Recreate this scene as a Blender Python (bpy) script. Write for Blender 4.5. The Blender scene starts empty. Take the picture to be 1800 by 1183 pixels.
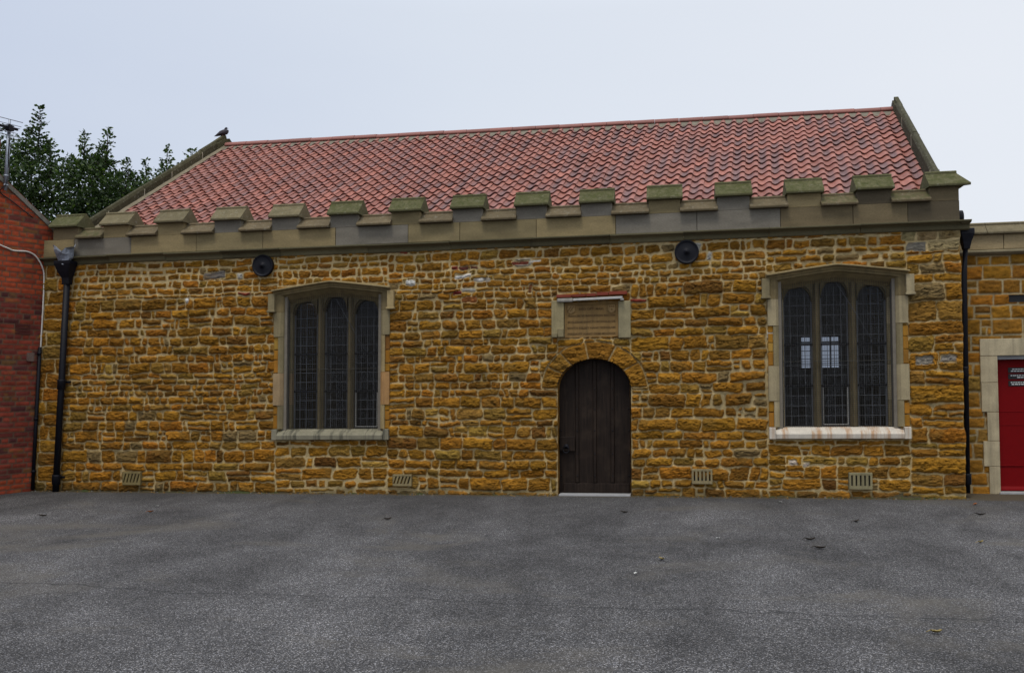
import bpy, math, random
import numpy as np
from mathutils import Vector, Matrix

random.seed(7)
SC = bpy.context.scene
COL = SC.collection
K = 0.01294            # the yard and the courses of the hall rise gently to the right
TAU = math.tau


def gz(x):
    return K * x


# ------------------------------------------------------------------ helpers
class MB:
    """collects faces; coordinates are level (unsloped); the slope of the site is added when the mesh is made"""

    def __init__(self):
        self.v, self.f, self.c, self.s = [], [], [], []
        self.col = (1, 1, 1, 0)

    def color(self, r, g, b, a=0.0):
        self.col = (r, g, b, a)
        return self

    def add(self, verts, faces, smooth=False, cols=None):
        o = len(self.v)
        self.v.extend([tuple(p) for p in verts])
        for i, f in enumerate(faces):
            self.f.append(tuple(o + k for k in f))
            self.c.append(self.col if cols is None else cols[i])
            self.s.append(smooth)
        return self

    def box(self, x0, x1, y0, y1, z0, z1):
        v = [(x0, y0, z0), (x1, y0, z0), (x1, y1, z0), (x0, y1, z0), (x0, y0, z1), (x1, y0, z1), (x1, y1, z1), (x0, y1, z1)]
        return self.add(v, [(0, 3, 2, 1), (4, 5, 6, 7), (0, 1, 5, 4), (1, 2, 6, 5), (2, 3, 7, 6), (3, 0, 4, 7)])

    def prism(self, ring_a, ring_b, smooth=False, caps=True):
        n = len(ring_a)
        f = [(i, (i + 1) % n, n + (i + 1) % n, n + i) for i in range(n)]
        self.add(list(ring_a) + list(ring_b), f, smooth)
        if caps:
            self.add(list(ring_a), [tuple(range(n - 1, -1, -1))])
            self.add(list(ring_b), [tuple(range(n))])
        return self

    def loft(self, rings, smooth=True, caps=True):
        n = len(rings[0])
        v = [p for r in rings for p in r]
        f = []
        for k in range(len(rings) - 1):
            for i in range(n):
                j = (i + 1) % n
                f.append((k * n + i, k * n + j, (k + 1) * n + j, (k + 1) * n + i))
        if caps:
            f.append(tuple(range(n - 1, -1, -1)))
            f.append(tuple((len(rings) - 1) * n + i for i in range(n)))
        return self.add(v, f, smooth)

    def tube(self, path, r, n=10, caps=True):
        P = [Vector(p) for p in path]
        R = r if isinstance(r, (list, tuple)) else [r] * len(P)
        rings = []
        for i, p in enumerate(P):
            t = (P[min(i + 1, len(P) - 1)] - P[max(i - 1, 0)])
            t = t.normalized() if t.length > 0 else Vector((0, 0, 1))
            a = t.cross(Vector((0, 0, 1)))
            if a.length < .05:
                a = t.cross(Vector((0, 1, 0)))
            a.normalize()
            b = t.cross(a)
            rings.append([p + (a * math.cos(TAU * k / n) + b * math.sin(TAU * k / n)) * R[i] for k in range(n)])
        return self.loft(rings, True, caps)

    def rod(self, a, b, w, h=None):
        """square bar from a to b"""
        a, b = Vector(a), Vector(b)
        t = (b - a).normalized()
        s = t.cross(Vector((0, 0, 1)))
        if s.length < .05:
            s = Vector((1, 0, 0))
        s.normalize()
        u = s.cross(t)
        h = h or w
        o = [s * (w / 2) + u * (h / 2), -s * (w / 2) + u * (h / 2), -s * (w / 2) - u * (h / 2), s * (w / 2) - u * (h / 2)]
        return self.prism([a + q for q in o], [b + q for q in o])

    def grid(self, X, Y, Z, keep=None, smooth=True):
        m, n = X.shape
        v = np.stack([X, Y, Z], -1).reshape(-1, 3)
        return self.add(v.tolist(), [(i * n + j, i * n + j + 1, (i + 1) * n + j + 1, (i + 1) * n + j)
                                     for i in range(m - 1) for j in range(n - 1) if keep is None or keep[i, j]], smooth)


def link(o, parent=None):
    COL.objects.link(o)
    if parent is not None:
        o.parent = parent
    return o


def base_of(o):
    while o.parent is not None:
        o = o.parent
    return Vector(o.location)


def mesh_of(name, mb, mat, origin=(0, 0, 0), slope=True, bevel=0):
    me = bpy.data.meshes.new(name)
    V = np.array(mb.v, dtype=float).reshape(-1, 3)
    if slope:
        V[:, 2] += K * V[:, 0]
    V = V - np.array(origin)
    me.from_pydata(V.tolist(), [], mb.f)
    me.polygons.foreach_set('use_smooth', np.array(mb.s, dtype=bool))
    a = me.color_attributes.new('Col', 'FLOAT_COLOR', 'CORNER')
    ln = np.array([len(f) for f in mb.f])
    a.data.foreach_set('color', np.repeat(np.array(mb.c, dtype=np.float32), ln, axis=0).ravel())
    if mat is not None:
        me.materials.append(mat)
    me.update()
    return me


def part(name, mb, mat, parent, bevel=0.0, seg=2):
    o = bpy.data.objects.new(name, mesh_of(name, mb, mat, base_of(parent)))
    link(o, parent)
    if bevel:
        m = o.modifiers.new('edges', 'BEVEL')
        m.width = bevel
        m.segments = seg
        m.limit_method = 'ANGLE'
        m.angle_limit = math.radians(32)
    return o


def thing(name, label, cat, loc, group=None):
    o = bpy.data.objects.new(name, None)
    o.empty_display_size = .2
    link(o)
    o.location = (loc[0], loc[1], loc[2] + gz(loc[0]))
    tag(o, label, cat, group)
    return o


def tag(o, label=None, cat=None, group=None, kind=None):
    for k, v in (('label', label), ('category', cat), ('group', group), ('kind', kind)):
        if v:
            o[k] = v
    return o


def solo(name, mb, mat, label, cat, loc, group=None, bevel=0):
    o = bpy.data.objects.new(name, None)
    me = mesh_of(name, mb, mat, (loc[0], loc[1], loc[2] + gz(loc[0])))
    o = bpy.data.objects.new(name, me)
    link(o)
    o.location = (loc[0], loc[1], loc[2] + gz(loc[0]))
    if bevel:
        m = o.modifiers.new('edges', 'BEVEL')
        m.width = bevel
        m.segments = 2
        m.limit_method = 'ANGLE'
    return tag(o, label, cat, group)


def move(o, loc):
    o.location = (loc[0], loc[1], loc[2] + gz(loc[0]))
    return o


def copy_tree(o, parent=None):
    c = o.copy()
    link(c, parent)
    for ch in list(o.children):
        copy_tree(ch, c)
    return c


# ------------------------------------------------------------------ noise
def vnoise(x, y, seed=0):
    x = np.asarray(x, float); y = np.asarray(y, float)
    P = np.random.RandomState(1000 + seed).rand(256, 256)
    xi = np.floor(x).astype(int); yi = np.floor(y).astype(int)
    fx = x - xi; fy = y - yi
    fx = fx * fx * fx * (fx * (fx * 6 - 15) + 10); fy = fy * fy * fy * (fy * (fy * 6 - 15) + 10)
    a = P[xi & 255, yi & 255]; b = P[(xi + 1) & 255, yi & 255]
    c = P[xi & 255, (yi + 1) & 255]; d = P[(xi + 1) & 255, (yi + 1) & 255]
    return (a * (1 - fx) + b * fx) * (1 - fy) + (c * (1 - fx) + d * fx) * fy


def fbm(x, y, seed=0, oct=4, gain=.5):
    s, a, t = 0, 1, 0
    for k in range(oct):
        s = s + a * vnoise(x * 2 ** k, y * 2 ** k, seed + 17 * k); t += a; a *= gain
    return s / t * 2 - 1          # about -1..1


def facets(x, z, cx, cz, seed):
    """broken stone faces: every cell of a jittered lattice is its own tilted plane; about -1..1"""
    r = np.random.RandomState(4000 + seed)
    J = r.rand(64, 64, 2); Hh = r.uniform(-1, 1, (64, 64)); SX = r.uniform(-1, 1, (64, 64)); SZ = r.uniform(-1, 1, (64, 64))
    u, v = x / cx, z / cz
    iu, iv = np.floor(u).astype(int), np.floor(v).astype(int)
    best = np.full(x.shape, 1e9); out = np.zeros(x.shape)
    for di in (-1, 0, 1):
        for dj in (-1, 0, 1):
            a, b = (iu + di) & 63, (iv + dj) & 63
            px, pz = iu + di + J[a, b, 0], iv + dj + J[a, b, 1]
            dx, dz = u - px, v - pz
            d = dx * dx + dz * dz
            w = Hh[a, b] * .6 + SX[a, b] * dx * .7 + SZ[a, b] * dz * .9
            m = d < best
            out = np.where(m, w, out); best = np.where(m, d, best)
    return out


def sstep(x, a, b):
    t = np.clip((x - a) / (b - a), 0, 1)
    return t * t * (3 - 2 * t)


# ------------------------------------------------------------------ materials
def newmat(name):
    m = bpy.data.materials.new(name)
    m.use_nodes = True
    nt = m.node_tree
    return m, nt, nt.nodes['Principled BSDF']


class N:
    def __init__(self, nt):
        self.nt = nt

    def __call__(self, typ, **kw):
        n = self.nt.nodes.new(typ)
        for k, v in kw.items():
            if hasattr(n, k) and k not in n.inputs:
                setattr(n, k, v)
            else:
                n.inputs[k].default_value = v
        return n

    def l(self, a, b):
        self.nt.links.new(a, b)

    def noise(self, vec, scale, detail=4, rough=.55, dist=0):
        n = self('ShaderNodeTexNoise', Scale=scale, Detail=detail, Roughness=rough, Distortion=dist)
        if vec is not None:
            self.l(vec, n.inputs['Vector'])
        return n.outputs['Fac']

    def ramp(self, fac, stops):
        n = self('ShaderNodeValToRGB')
        e = n.color_ramp.elements
        while len(e) < len(stops):
            e.new(.5)
        for q, (p, c) in zip(e, stops):
            q.position = p
            q.color = (c, c, c, 1) if isinstance(c, (int, float)) else (*c, 1)
        self.l(fac, n.inputs['Fac'])
        return n.outputs['Color']

    def mix(self, fac, a, b, mode='MIX'):
        n = self('ShaderNodeMix', data_type='RGBA', blend_type=mode)
        for s, v in ((n.inputs[0], fac), (n.inputs[6], a), (n.inputs[7], b)):
            if isinstance(v, bpy.types.NodeSocket):
                self.l(v, s)
            else:
                s.default_value = v if isinstance(v, (int, float)) else (*v, 1)
        return n.outputs[2]

    def math(self, op, a, b=0.0, clamp=False):
        n = self('ShaderNodeMath', operation=op, use_clamp=clamp)
        for s, v in ((n.inputs[0], a), (n.inputs[1], b)):
            if isinstance(v, bpy.types.NodeSocket):
                self.l(v, s)
            else:
                s.default_value = v
        return n.outputs[0]

    def bump(self, h, strength, dist, normal=None):
        n = self('ShaderNodeBump', Strength=strength, Distance=dist)
        self.l(h, n.inputs['Height'])
        if normal is not None:
            self.l(normal, n.inputs['Normal'])
        return n.outputs[0]

    def scaled(self, vec, s):
        n = self('ShaderNodeMapping')
        n.inputs['Scale'].default_value = s
        self.l(vec, n.inputs['Vector'])
        return n.outputs[0]


def attr_mat(name, rough=.85, var=.35, vscale=9, fine=60, bump=.5, bdist=.006, moss=False, spec=.3, stretch=(1, 1, 1), lichen=None, streak=0):
    """material whose base colour is each face's own colour times a natural mottle"""
    m, nt, bs = newmat(name)
    n = N(nt)
    tc = n('ShaderNodeTexCoord').outputs['Object']
    v = n.scaled(tc, stretch)
    at = n('ShaderNodeVertexColor', layer_name='Col')
    col = at.outputs['Color']
    a = n.noise(v, vscale, 5, .6)
    f = n.noise(v, fine, 4, .65)
    col = n.mix(1, col, n.ramp(a, [(.25, 1 - var), (.75, 1 + var)]), 'MULTIPLY')
    col = n.mix(1, col, n.ramp(f, [(.25, 1 - var * .8), (.75, 1 + var * .8)]), 'MULTIPLY')
    if streak:
        st = n.noise(n.scaled(tc, (14, 14, .7)), 1.0, 4, .6)
        col = n.mix(n.ramp(st, [(.48, 0), (.68, streak)]), col, (.045, .04, .03))
    if lichen:
        li = n.noise(tc, 23, 5, .7)
        col = n.mix(n.ramp(li, [(.56, 0), (.68, lichen)]), col, (.34, .33, .27))
    if moss:
        g = n.noise(tc, 14, 5, .7)
        ge = n('ShaderNodeNewGeometry')
        sep = n('ShaderNodeSeparateXYZ')
        n.l(ge.outputs['Normal'], sep.inputs[0])
        up = n.math('MULTIPLY', n.math('ADD', sep.outputs['Z'], .25, True), at.outputs['Alpha'], True)
        mf = n.math('MULTIPLY', up, n.ramp(g, [(.38, .05), (.60, 1)]), True)
        mc = n.mix(n.noise(tc, 31, 3), (.026, .032, .011), (.092, .094, .030))
        col = n.mix(mf, col, mc)
    n.l(col, bs.inputs['Base Color'])
    bs.inputs['Roughness'].default_value = rough
    bs.inputs['Specular IOR Level'].default_value = spec
    h = n.math('ADD', n.math('MULTIPLY', f, .6), n.noise(v, fine * 3.1, 3, .7))
    n.l(n.bump(h, bump, bdist), bs.inputs['Normal'])
    return m


def plain_mat(name, rgb, rough=.5, metal=0.0, var=.15, scale=12, bump=.15, bdist=.003, spec=.4):
    m, nt, bs = newmat(name)
    n = N(nt)
    tc = n('ShaderNodeTexCoord').outputs['Object']
    a = n.noise(tc, scale, 5, .6)
    b = n.noise(tc, scale * 6, 4, .65)
    c = n.mix(1, rgb, n.ramp(a, [(.25, 1 - var), (.75, 1 + var)]), 'MULTIPLY')
    c = n.mix(1, c, n.ramp(b, [(.25, 1 - var), (.75, 1 + var)]), 'MULTIPLY')
    n.l(c, bs.inputs['Base Color'])
    bs.inputs['Roughness'].default_value = rough
    bs.inputs['Metallic'].default_value = metal
    bs.inputs['Specular IOR Level'].default_value = spec
    n.l(n.bump(b, bump, bdist), bs.inputs['Normal'])
    return m


M = {}
M['rubble'] = attr_mat('rubble stone', .93, .26, 16, 75, 1.0, .016, stretch=(.7, 1, 1.5), spec=.15)
M['annex'] = attr_mat('squared ironstone', .93, .18, 16, 75, .7, .008, spec=.15)
M['brick'] = attr_mat('red brick', .9, .14, 14, 90, .5, .004, spec=.2)
M['dressed'] = attr_mat('weathered sandstone', .9, .25, 4, 70, .45, .004, moss=True, spec=.2, stretch=(.5, 1, 1.6), streak=0)
M['surround'] = attr_mat('window sandstone', .9, .20, 6, 70, .5, .004, moss=True, spec=.2, streak=.3)
M['cap'] = attr_mat('lichened coping', .93, .22, 8, 60, .7, .006, moss=True, spec=.15, lichen=.35)
M['tile'] = attr_mat('clay pantile', .62, .10, 7, 60, .2, .002, spec=.35)
M['leaf'] = None
M['inner'] = plain_mat('limewashed plaster', (.16, .14, .11), .95)
M['iron'] = plain_mat('black painted iron', (.004, .0045, .008), .6, var=.25, spec=.22)
M['lead'] = plain_mat('lead came', (.085, .09, .10), .6, .0)
M['wire'] = plain_mat('galvanised wire', (.035, .032, .026), .7, .0)
M['oak'] = None
M['paint_red'] = plain_mat('red gloss paint', (.15, .0010, .0022), .6, var=.06, bump=.05, spec=.10)
M['alu'] = plain_mat('aluminium tube', (.30, .33, .38), .45, .6)
M['white_pvc'] = plain_mat('white cable', (.62, .58, .52), .5)
M['sheet'] = plain_mat('crumpled sheet', (.20, .22, .26), .5, var=.35, scale=9)
M['slate'] = plain_mat('slate ledge', (.38, .37, .34), .8, var=.2)
M['black_sign'] = plain_mat('black sign', (.006, .006, .006), .5)
M['white_sign'] = plain_mat('white lettering', (.6, .6, .58), .6)
M['feather'] = attr_mat('feathers', .75, .2, 25, 120, .2, .002)
M['bark'] = plain_mat('bark', (.05, .04, .03), .95, var=.3, bump=.6, bdist=.02)
M['litter'] = attr_mat('dead leaf', .85, .25, 30, 120, .3, .002)
M['rooftile'] = plain_mat('red roof tile', (.20, .06, .04), .8, var=.3)
M['threshold'] = plain_mat('worn step', (.28, .28, .28), .85)


def make_oak():
    m, nt, bs = newmat('dark oak')
    n = N(nt)
    tc = n('ShaderNodeTexCoord').outputs['Object']
    g = n.noise(n.scaled(tc, (28, 28, 1.2)), 1.6, 6, .65, .4)
    w = n.noise(tc, 5, 4, .6)
    c = n.ramp(g, [(.3, (.009, .0065, .005)), (.55, (.020, .013, .0095)), (.8, (.036, .025, .018))])
    c = n.mix(n.ramp(w, [(.5, 0), (.8, .5)]), c, (.055, .038, .026))
    n.l(c, bs.inputs['Base Color'])
    bs.inputs['Roughness'].default_value = .62
    bs.inputs['Specular IOR Level'].default_value = .12
    n.l(n.bump(g, .5, .004), bs.inputs['Normal'])
    return m


M['oak'] = make_oak()


def make_glass():
    m, nt, bs = newmat('old window glass')
    n = N(nt)
    nt.nodes.remove(bs)
    out = nt.nodes['Material Output']
    tc = n('ShaderNodeTexCoord').outputs['Object']
    tr = n('ShaderNodeBsdfTransparent')
    tr.inputs['Color'].default_value = (.50, .53, .58, 1)
    gl = n('ShaderNodeBsdfGlossy')
    gl.inputs['Roughness'].default_value = .06
    gl.inputs['Color'].default_value = (.75, .8, .9, 1)
    n.l(n.bump(n.noise(tc, 5, 2), .25, .03), gl.inputs['Normal'])
    fr = n('ShaderNodeFresnel')
    fr.inputs['IOR'].default_value = 1.27
    mx = n('ShaderNodeMixShader')
    n.l(fr.outputs[0], mx.inputs[0])
    n.l(tr.outputs[0], mx.inputs[1])
    n.l(gl.outputs[0], mx.inputs[2])
    n.l(mx.outputs[0], out.inputs['Surface'])
    return m


M['glass'] = make_glass()


def make_leafmat():
    m, nt, bs = newmat('foliage')
    n = N(nt)
    at = n('ShaderNodeVertexColor', layer_name='Col')
    n.l(at.outputs['Color'], bs.inputs['Base Color'])
    bs.inputs['Roughness'].default_value = .5
    bs.inputs['Specular IOR Level'].default_value = .3
    tr = n('ShaderNodeBsdfTranslucent')
    n.l(n.mix(1, at.outputs['Color'], (1.1, 1.5, .5), 'MULTIPLY'), tr.inputs['Color'])
    mx = n('ShaderNodeMixShader')
    mx.inputs[0].default_value = .25
    n.l(bs.outputs[0], mx.inputs[1])
    n.l(tr.outputs[0], mx.inputs[2])
    n.l(mx.outputs[0], nt.nodes['Material Output'].inputs['Surface'])
    return m


M['leaf'] = make_leafmat()


def make_asphalt():
    m, nt, bs = newmat('worn asphalt')
    n = N(nt)
    tc = n('ShaderNodeTexCoord').outputs['Object']
    vo = n('ShaderNodeTexVoronoi', feature='F1')
    vo.inputs['Scale'].default_value = 135
    n.l(tc, vo.inputs['Vector'])
    sp = n('ShaderNodeSeparateColor')
    n.l(vo.outputs['Color'], sp.inputs[0])
    wear = n.noise(n.scaled(tc, (.45, .40, 1)), 1.0, 6, .66, .5)
    mid = n.noise(n.scaled(tc, (2.0, 1.8, 1)), 1.0, 6, .68)
    # stone chips: few pale, many dark, more showing where the binder is worn off
    chip = n.ramp(sp.outputs[0], [(0, .032), (.35, .066), (.62, .108), (.84, .170), (1, .38)])
    gap = n.ramp(vo.outputs['Distance'], [(.30, 1), (.62, .42)])
    col = n.mix(1, chip, gap, 'MULTIPLY')
    tint = n.mix(sp.outputs[1], (.99, .99, 1.05), (1.06, 1.0, .95))
    col = n.mix(1, col, tint, 'MULTIPLY')
    mp = n('ShaderNodeMapping')
    mp.inputs['Rotation'].default_value = (0, 0, -.25)
    mp.inputs['Scale'].default_value = (1.1, .38, 1)
    n.l(tc, mp.inputs['Vector'])
    strk = n.noise(mp.outputs[0], 1.0, 6, .62, .8)
    w2 = n.math('ADD', n.math('ADD', n.math('MULTIPLY', wear, .40), n.math('MULTIPLY', strk, .38)), n.math('MULTIPLY', mid, .22))
    col = n.mix(1, col, n.ramp(w2, [(.40, .60), (.5, 1.02), (.60, 1.55)]), 'MULTIPLY')
    fine = n.noise(tc, 210, 3, .7)
    col = n.mix(1, col, n.ramp(fine, [(.3, .6), (.7, 1.4)]), 'MULTIPLY')
    # dusty tan patches
    d1 = n.noise(n.scaled(tc, (.5, .8, 1)), .9, 5, .65, .8)
    col = n.mix(n.ramp(d1, [(.54, 0), (.68, .55)]), col, (.115, .103, .084))
    # asphalt darker grey towards the wall, and brown grit along the foot of the wall
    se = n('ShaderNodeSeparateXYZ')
    n.l(tc, se.inputs[0])
    edge = n.math('ADD', se.outputs['Y'], n.math('MULTIPLY', n.noise(tc, 2.2, 5, .7), 1.1))
    band = n.ramp(edge, [(.0, 0), (.75, .6), (1, .6)])
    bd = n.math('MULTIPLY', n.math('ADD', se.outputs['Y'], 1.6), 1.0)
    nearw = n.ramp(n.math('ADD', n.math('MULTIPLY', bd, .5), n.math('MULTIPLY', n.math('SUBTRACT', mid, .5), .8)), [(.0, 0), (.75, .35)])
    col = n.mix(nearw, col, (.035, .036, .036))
    dirt = n.ramp(n.math('ADD', n.math('MULTIPLY', se.outputs['Y'], 3.2), n.math('ADD', n.math('MULTIPLY', n.noise(tc, 9, 5, .7), 1.3), .55)), [(.50, 0), (.92, .85)])
    col = n.mix(dirt, col, (.075, .058, .032))
    # long hairline joint across the yard
    wob = n.math('MULTIPLY', n.math('SUBTRACT', n.noise(tc, .9, 6, .7), .5), .55)
    dj = n.math('ABSOLUTE', n.math('ADD', n.math('ADD', se.outputs['Y'], 6.18), n.math('ADD', wob, n.math('MULTIPLY', se.outputs['X'], .03))))
    col = n.mix(n.ramp(dj, [(.0, .75), (.022, 0)]), col, (.018, .018, .019))
    n.l(col, bs.inputs['Base Color'])
    bs.inputs['Roughness'].default_value = .86
    bs.inputs['Specular IOR Level'].default_value = .28
    h = n.math('SUBTRACT', 1.0, n.math('MULTIPLY', vo.outputs['Distance'], 1.2))
    h = n.math('ADD', h, n.math('MULTIPLY', fine, .4))
    n1 = n.bump(h, .9, .006)
    n.l(n.bump(mid, .4, .03, n1), bs.inputs['Normal'])
    return m


M['asphalt'] = make_asphalt()

# ------------------------------------------------------------------ stone sheets (relief masonry)
rng = random.Random(21)


def ochre(z=1.0):
    r = rng.random()
    if r < .50: c = (.345, .159, .017)
    elif r < .70: c = (.275, .126, .016)
    elif r < .80: c = (.355, .145, .015)
    elif r < .88: c = (.275, .150, .026)
    elif r < .93: c = (.190, .088, .016)
    else: c = (.32, .185, .036)
    k = rng.uniform(.72, 1.18)
    h = rng.uniform(.93, 1.07)
    return (c[0] * k, c[1] * k * h, c[2] * k)


def courses(xa, xb, za, zb, hmin, hmax, wmin, wmax, psplit=.3, odd=True, hs=(.018, .054), rc=(.016, .055)):
    R = []
    z = za
    while z < zb - .02:
        t = (z - za) / max(zb - za, .01)
        h = rng.uniform(hmin, hmax)
        if zb - z - h < hmin * .6:
            h = zb - z
        x = xa
        while x < xb - .01:
            w = rng.uniform(wmin, wmax) if rng.random() < .78 else rng.uniform(wmin * .55, wmin * 1.1)
            w *= (.65 + .5 * h / .17)
            if xb - x - w < wmin * .5:
                w = xb - x
            if h > .14 and rng.random() < psplit:
                s = z + h * rng.uniform(.38, .62)
                for (q0, q1) in ((z, s), (s, z + h)):
                    y = x
                    parts_ = rng.choice([1, 1, 2])
                    cut = x + w * rng.uniform(.35, .65)
                    for (a, b) in (((x, x + w),) if parts_ == 1 else ((x, cut), (cut, x + w))):
                        R.append([a, b, q0, q1, ochre(), rng.uniform(*hs), rng.uniform(*rc)])
            else:
                R.append([x, x + w, z, z + h, ochre(), rng.uniform(*hs), rng.uniform(*rc)])
            x += w
        z += h
    if odd:
        for r in R:
            q = rng.random()
            w, h = r[1] - r[0], r[3] - r[2]
            if q < .007 and h < .11 and w < .3 and r[2] > .8: r[4] = (.26, .05, .028)
            elif q < .012 and w < .25 and r[2] > 1.6: r[4] = (.50, .48, .42)
            elif q < .03: r[4] = (.22, .15, .060)
    return R


def sheet(x0, x1, z0, z1, res, R, seed, mortar, joint=.0040, jvar=.006, warp=.019, rough=.017, bed=.013, hmul=1.0, widen=None, extra=None):
    """relief masonry: returns X, Z, H (outward height) and vertex colours"""
    nx = int(round((x1 - x0) / res)) + 1
    nz = int(round((z1 - z0) / res)) + 1
    X, Z = np.meshgrid(np.linspace(x0, x1, nx), np.linspace(z0, z1, nz))
    U = X + warp * fbm(X * 4, Z * 6, seed, 3) + warp * .75 * fbm(X * 15, Z * 15, seed + 3, 3)
    V = Z + warp * 1.1 * fbm(X * 2.2, Z * 4, seed + 5, 3) + warp * .85 * fbm(X * 13, Z * 13, seed + 8, 3) + warp * .8 * fbm(X * .6, Z * .4, seed + 9, 2)
    idg = np.full((nz, nx), -1, int)
    A = np.array([[r[0], r[1], r[2], r[3], r[5], r[6]] for r in R])
    C = np.array([r[4] for r in R])
    for i, r in enumerate(R):
        a, b = int(round((r[0] - x0) / res)), int(round((r[1] - x0) / res))
        c, d = int(round((r[2] - z0) / res)), int(round((r[3] - z0) / res))
        idg[max(c, 0):max(d, 0), max(a, 0):max(b, 0)] = i
    iu = np.clip(((U - x0) / res).astype(int), 0, nx - 1)
    iv = np.clip(((V - z0) / res).astype(int), 0, nz - 1)
    sid = idg[iv, iu]
    ok = sid >= 0
    S = A[np.where(ok, sid, 0)]
    rq = np.random.RandomState(seed + 2)
    big = min(1.0, warp / .018)
    cut = rq.uniform(-.010, .0065, (len(R), 4)) * big
    cut = np.maximum(cut, 0)
    A2 = A.copy()
    A2[:, 0] += cut[:, 0]; A2[:, 1] -= cut[:, 1]; A2[:, 2] += cut[:, 2]; A2[:, 3] -= cut[:, 3] * 1.6
    kk = np.where(ok, sid, 0)
    S = A2[kk]
    skew = rq.uniform(-.07, .07, len(R))[kk] * big
    lean = rq.uniform(-.16, .16, len(R))[kk] * big
    V = V + skew * (U - (S[..., 0] + S[..., 1]) / 2)
    U = U + lean * (V - (S[..., 2] + S[..., 3]) / 2)
    hw, hh = (S[..., 1] - S[..., 0]) / 2, (S[..., 3] - S[..., 2]) / 2
    rc = np.minimum(S[..., 5], np.minimum(hw, hh) * .8)
    qx = np.abs(U - (S[..., 0] + S[..., 1]) / 2) - hw + rc
    qy = np.abs(V - (S[..., 2] + S[..., 3]) / 2) - hh + rc
    d = -(np.hypot(np.maximum(qx, 0), np.maximum(qy, 0)) + np.minimum(np.maximum(qx, qy), 0) - rc)
    col = C[np.where(ok, sid, 0)]
    hs = S[..., 4]
    vv = (V - S[..., 2]) / np.maximum(S[..., 3] - S[..., 2], .01)
    key = np.where(ok, sid, 0)
    if extra is not None:
        d, col, hs, key = extra(X, Z, d, col, hs, key)
    j = joint + jvar * fbm(X * 6, Z * 8, seed + 11, 3)
    if widen is not None:
        j = j + widen(X, Z)
    s = np.where(ok, d - j, -1)
    rr = np.random.RandomState(seed)
    tilt = rr.uniform(-.02, .012, len(R) + 400)
    wob = rr.uniform(.4, 1.5, len(R) + 400)
    shape = 1 - np.exp(-np.maximum(s, 0) / .017)
    off = (key % 97) * 3.7
    bedn = fbm(X * 3.1 + off, Z * 17 + off, seed + 21, 4, .55)
    ridge = 1 - np.abs(fbm(X * 5 + off, Z * 24 + off, seed + 25, 3)) * 2.2
    grain = fbm(X * 22, Z * 34, seed + 31, 3, .6)
    wx, wz = .02 * fbm(X * 12, Z * 12, seed + 81, 2), .015 * fbm(X * 14, Z * 14, seed + 83, 2)
    fac = .65 * facets(X + wx + off, Z + wz + off, .085, .048, seed) + .45 * facets(X + wx + off, Z + wz + off, .034, .022, seed + 1)
    H = shape * (rough * .95 * fac + hs + tilt[key] * (vv - .4) + bed * wob[key] * bedn * .8 + bed * .5 * ridge + rough * grain * .35)
    mort = fbm(X * 14, Z * 14, seed + 41, 4, .6)
    pit = sstep(fbm(X * 24 + off, Z * 38 + off, seed + 35, 3, .6), .22, .62) * min(1, rough / .012)
    H = H - shape * pit * .016
    H = np.where(s > 0, np.maximum(H, .001), 0) + .004 * mort * (1 - shape)
    H *= hmul
    m = sstep(s, -.003, .006)[..., None]
    tone = 1 + .36 * fbm(X * 7 + off, Z * 19 + off, seed + 51, 4)[..., None] + .22 * grain[..., None] + .16 * fac[..., None] - .38 * pit[..., None]
    patch = sstep(fbm(X * 4 + off, Z * 6 + off, seed + 61, 4), .18, .5)[..., None]
    stone = col * tone
    stone = stone * (1 - .45 * patch) + np.array([.21, .125, .028]) * .45 * patch
    ml = np.array(mortar) * (1 + .28 * mort[..., None] + .15 * fbm(X * 1.3, Z * 1.3, seed + 71, 3)[..., None])
    c = np.clip(ml * (1 - m) + stone * m, .004, .9)
    return X, Z, H, c


def sheet_mesh(name, P, colors, keep, mat, parent):
    """grid of points P (m, n, 3) -> mesh object, unused points dropped"""
    m, n = P.shape[:2]
    i, jx = np.where(keep)
    a = i * n + jx
    F = np.stack([a, a + 1, a + n + 1, a + n], 1)
    used = np.unique(F)
    re = np.full(m * n, -1)
    re[used] = np.arange(len(used))
    F = re[F]
    V = P.reshape(-1, 3)[used].copy()
    V[:, 2] += K * V[:, 0]
    V -= np.array(base_of(parent))
    me = bpy.data.meshes.new(name)
    me.vertices.add(len(V)); me.vertices.foreach_set('co', V.ravel())
    me.loops.add(F.size); me.loops.foreach_set('vertex_index', F.ravel())
    me.polygons.add(len(F))
    me.polygons.foreach_set('loop_start', np.arange(0, F.size, 4))
    me.polygons.foreach_set('loop_total', np.full(len(F), 4))
    me.polygons.foreach_set('use_smooth', np.full(len(F), name != 'rubble_wall'))
    ca = me.color_attributes.new('Col', 'FLOAT_COLOR', 'POINT')
    c = np.concatenate([colors.reshape(-1, 3)[used], np.zeros((len(used), 1))], 1).astype(np.float32)
    ca.data.foreach_set('color', c.ravel())
    me.materials.append(mat)
    me.update(calc_edges=True)
    me.validate()
    o = bpy.data.objects.new(name, me)
    return link(o, parent)


# ------------------------------------------------------------------ ground
g = MB()
g.add([(-160, -120, 0), (160, -120, 0), (160, 160, 0), (-160, 160, 0)], [(0, 1, 2, 3)])
go = bpy.data.objects.new('asphalt_yard', mesh_of('asphalt_yard', g, M['asphalt']))
link(go)
tag(go, 'grey worn asphalt yard sloping gently up to the right', None, None, 'structure')

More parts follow.
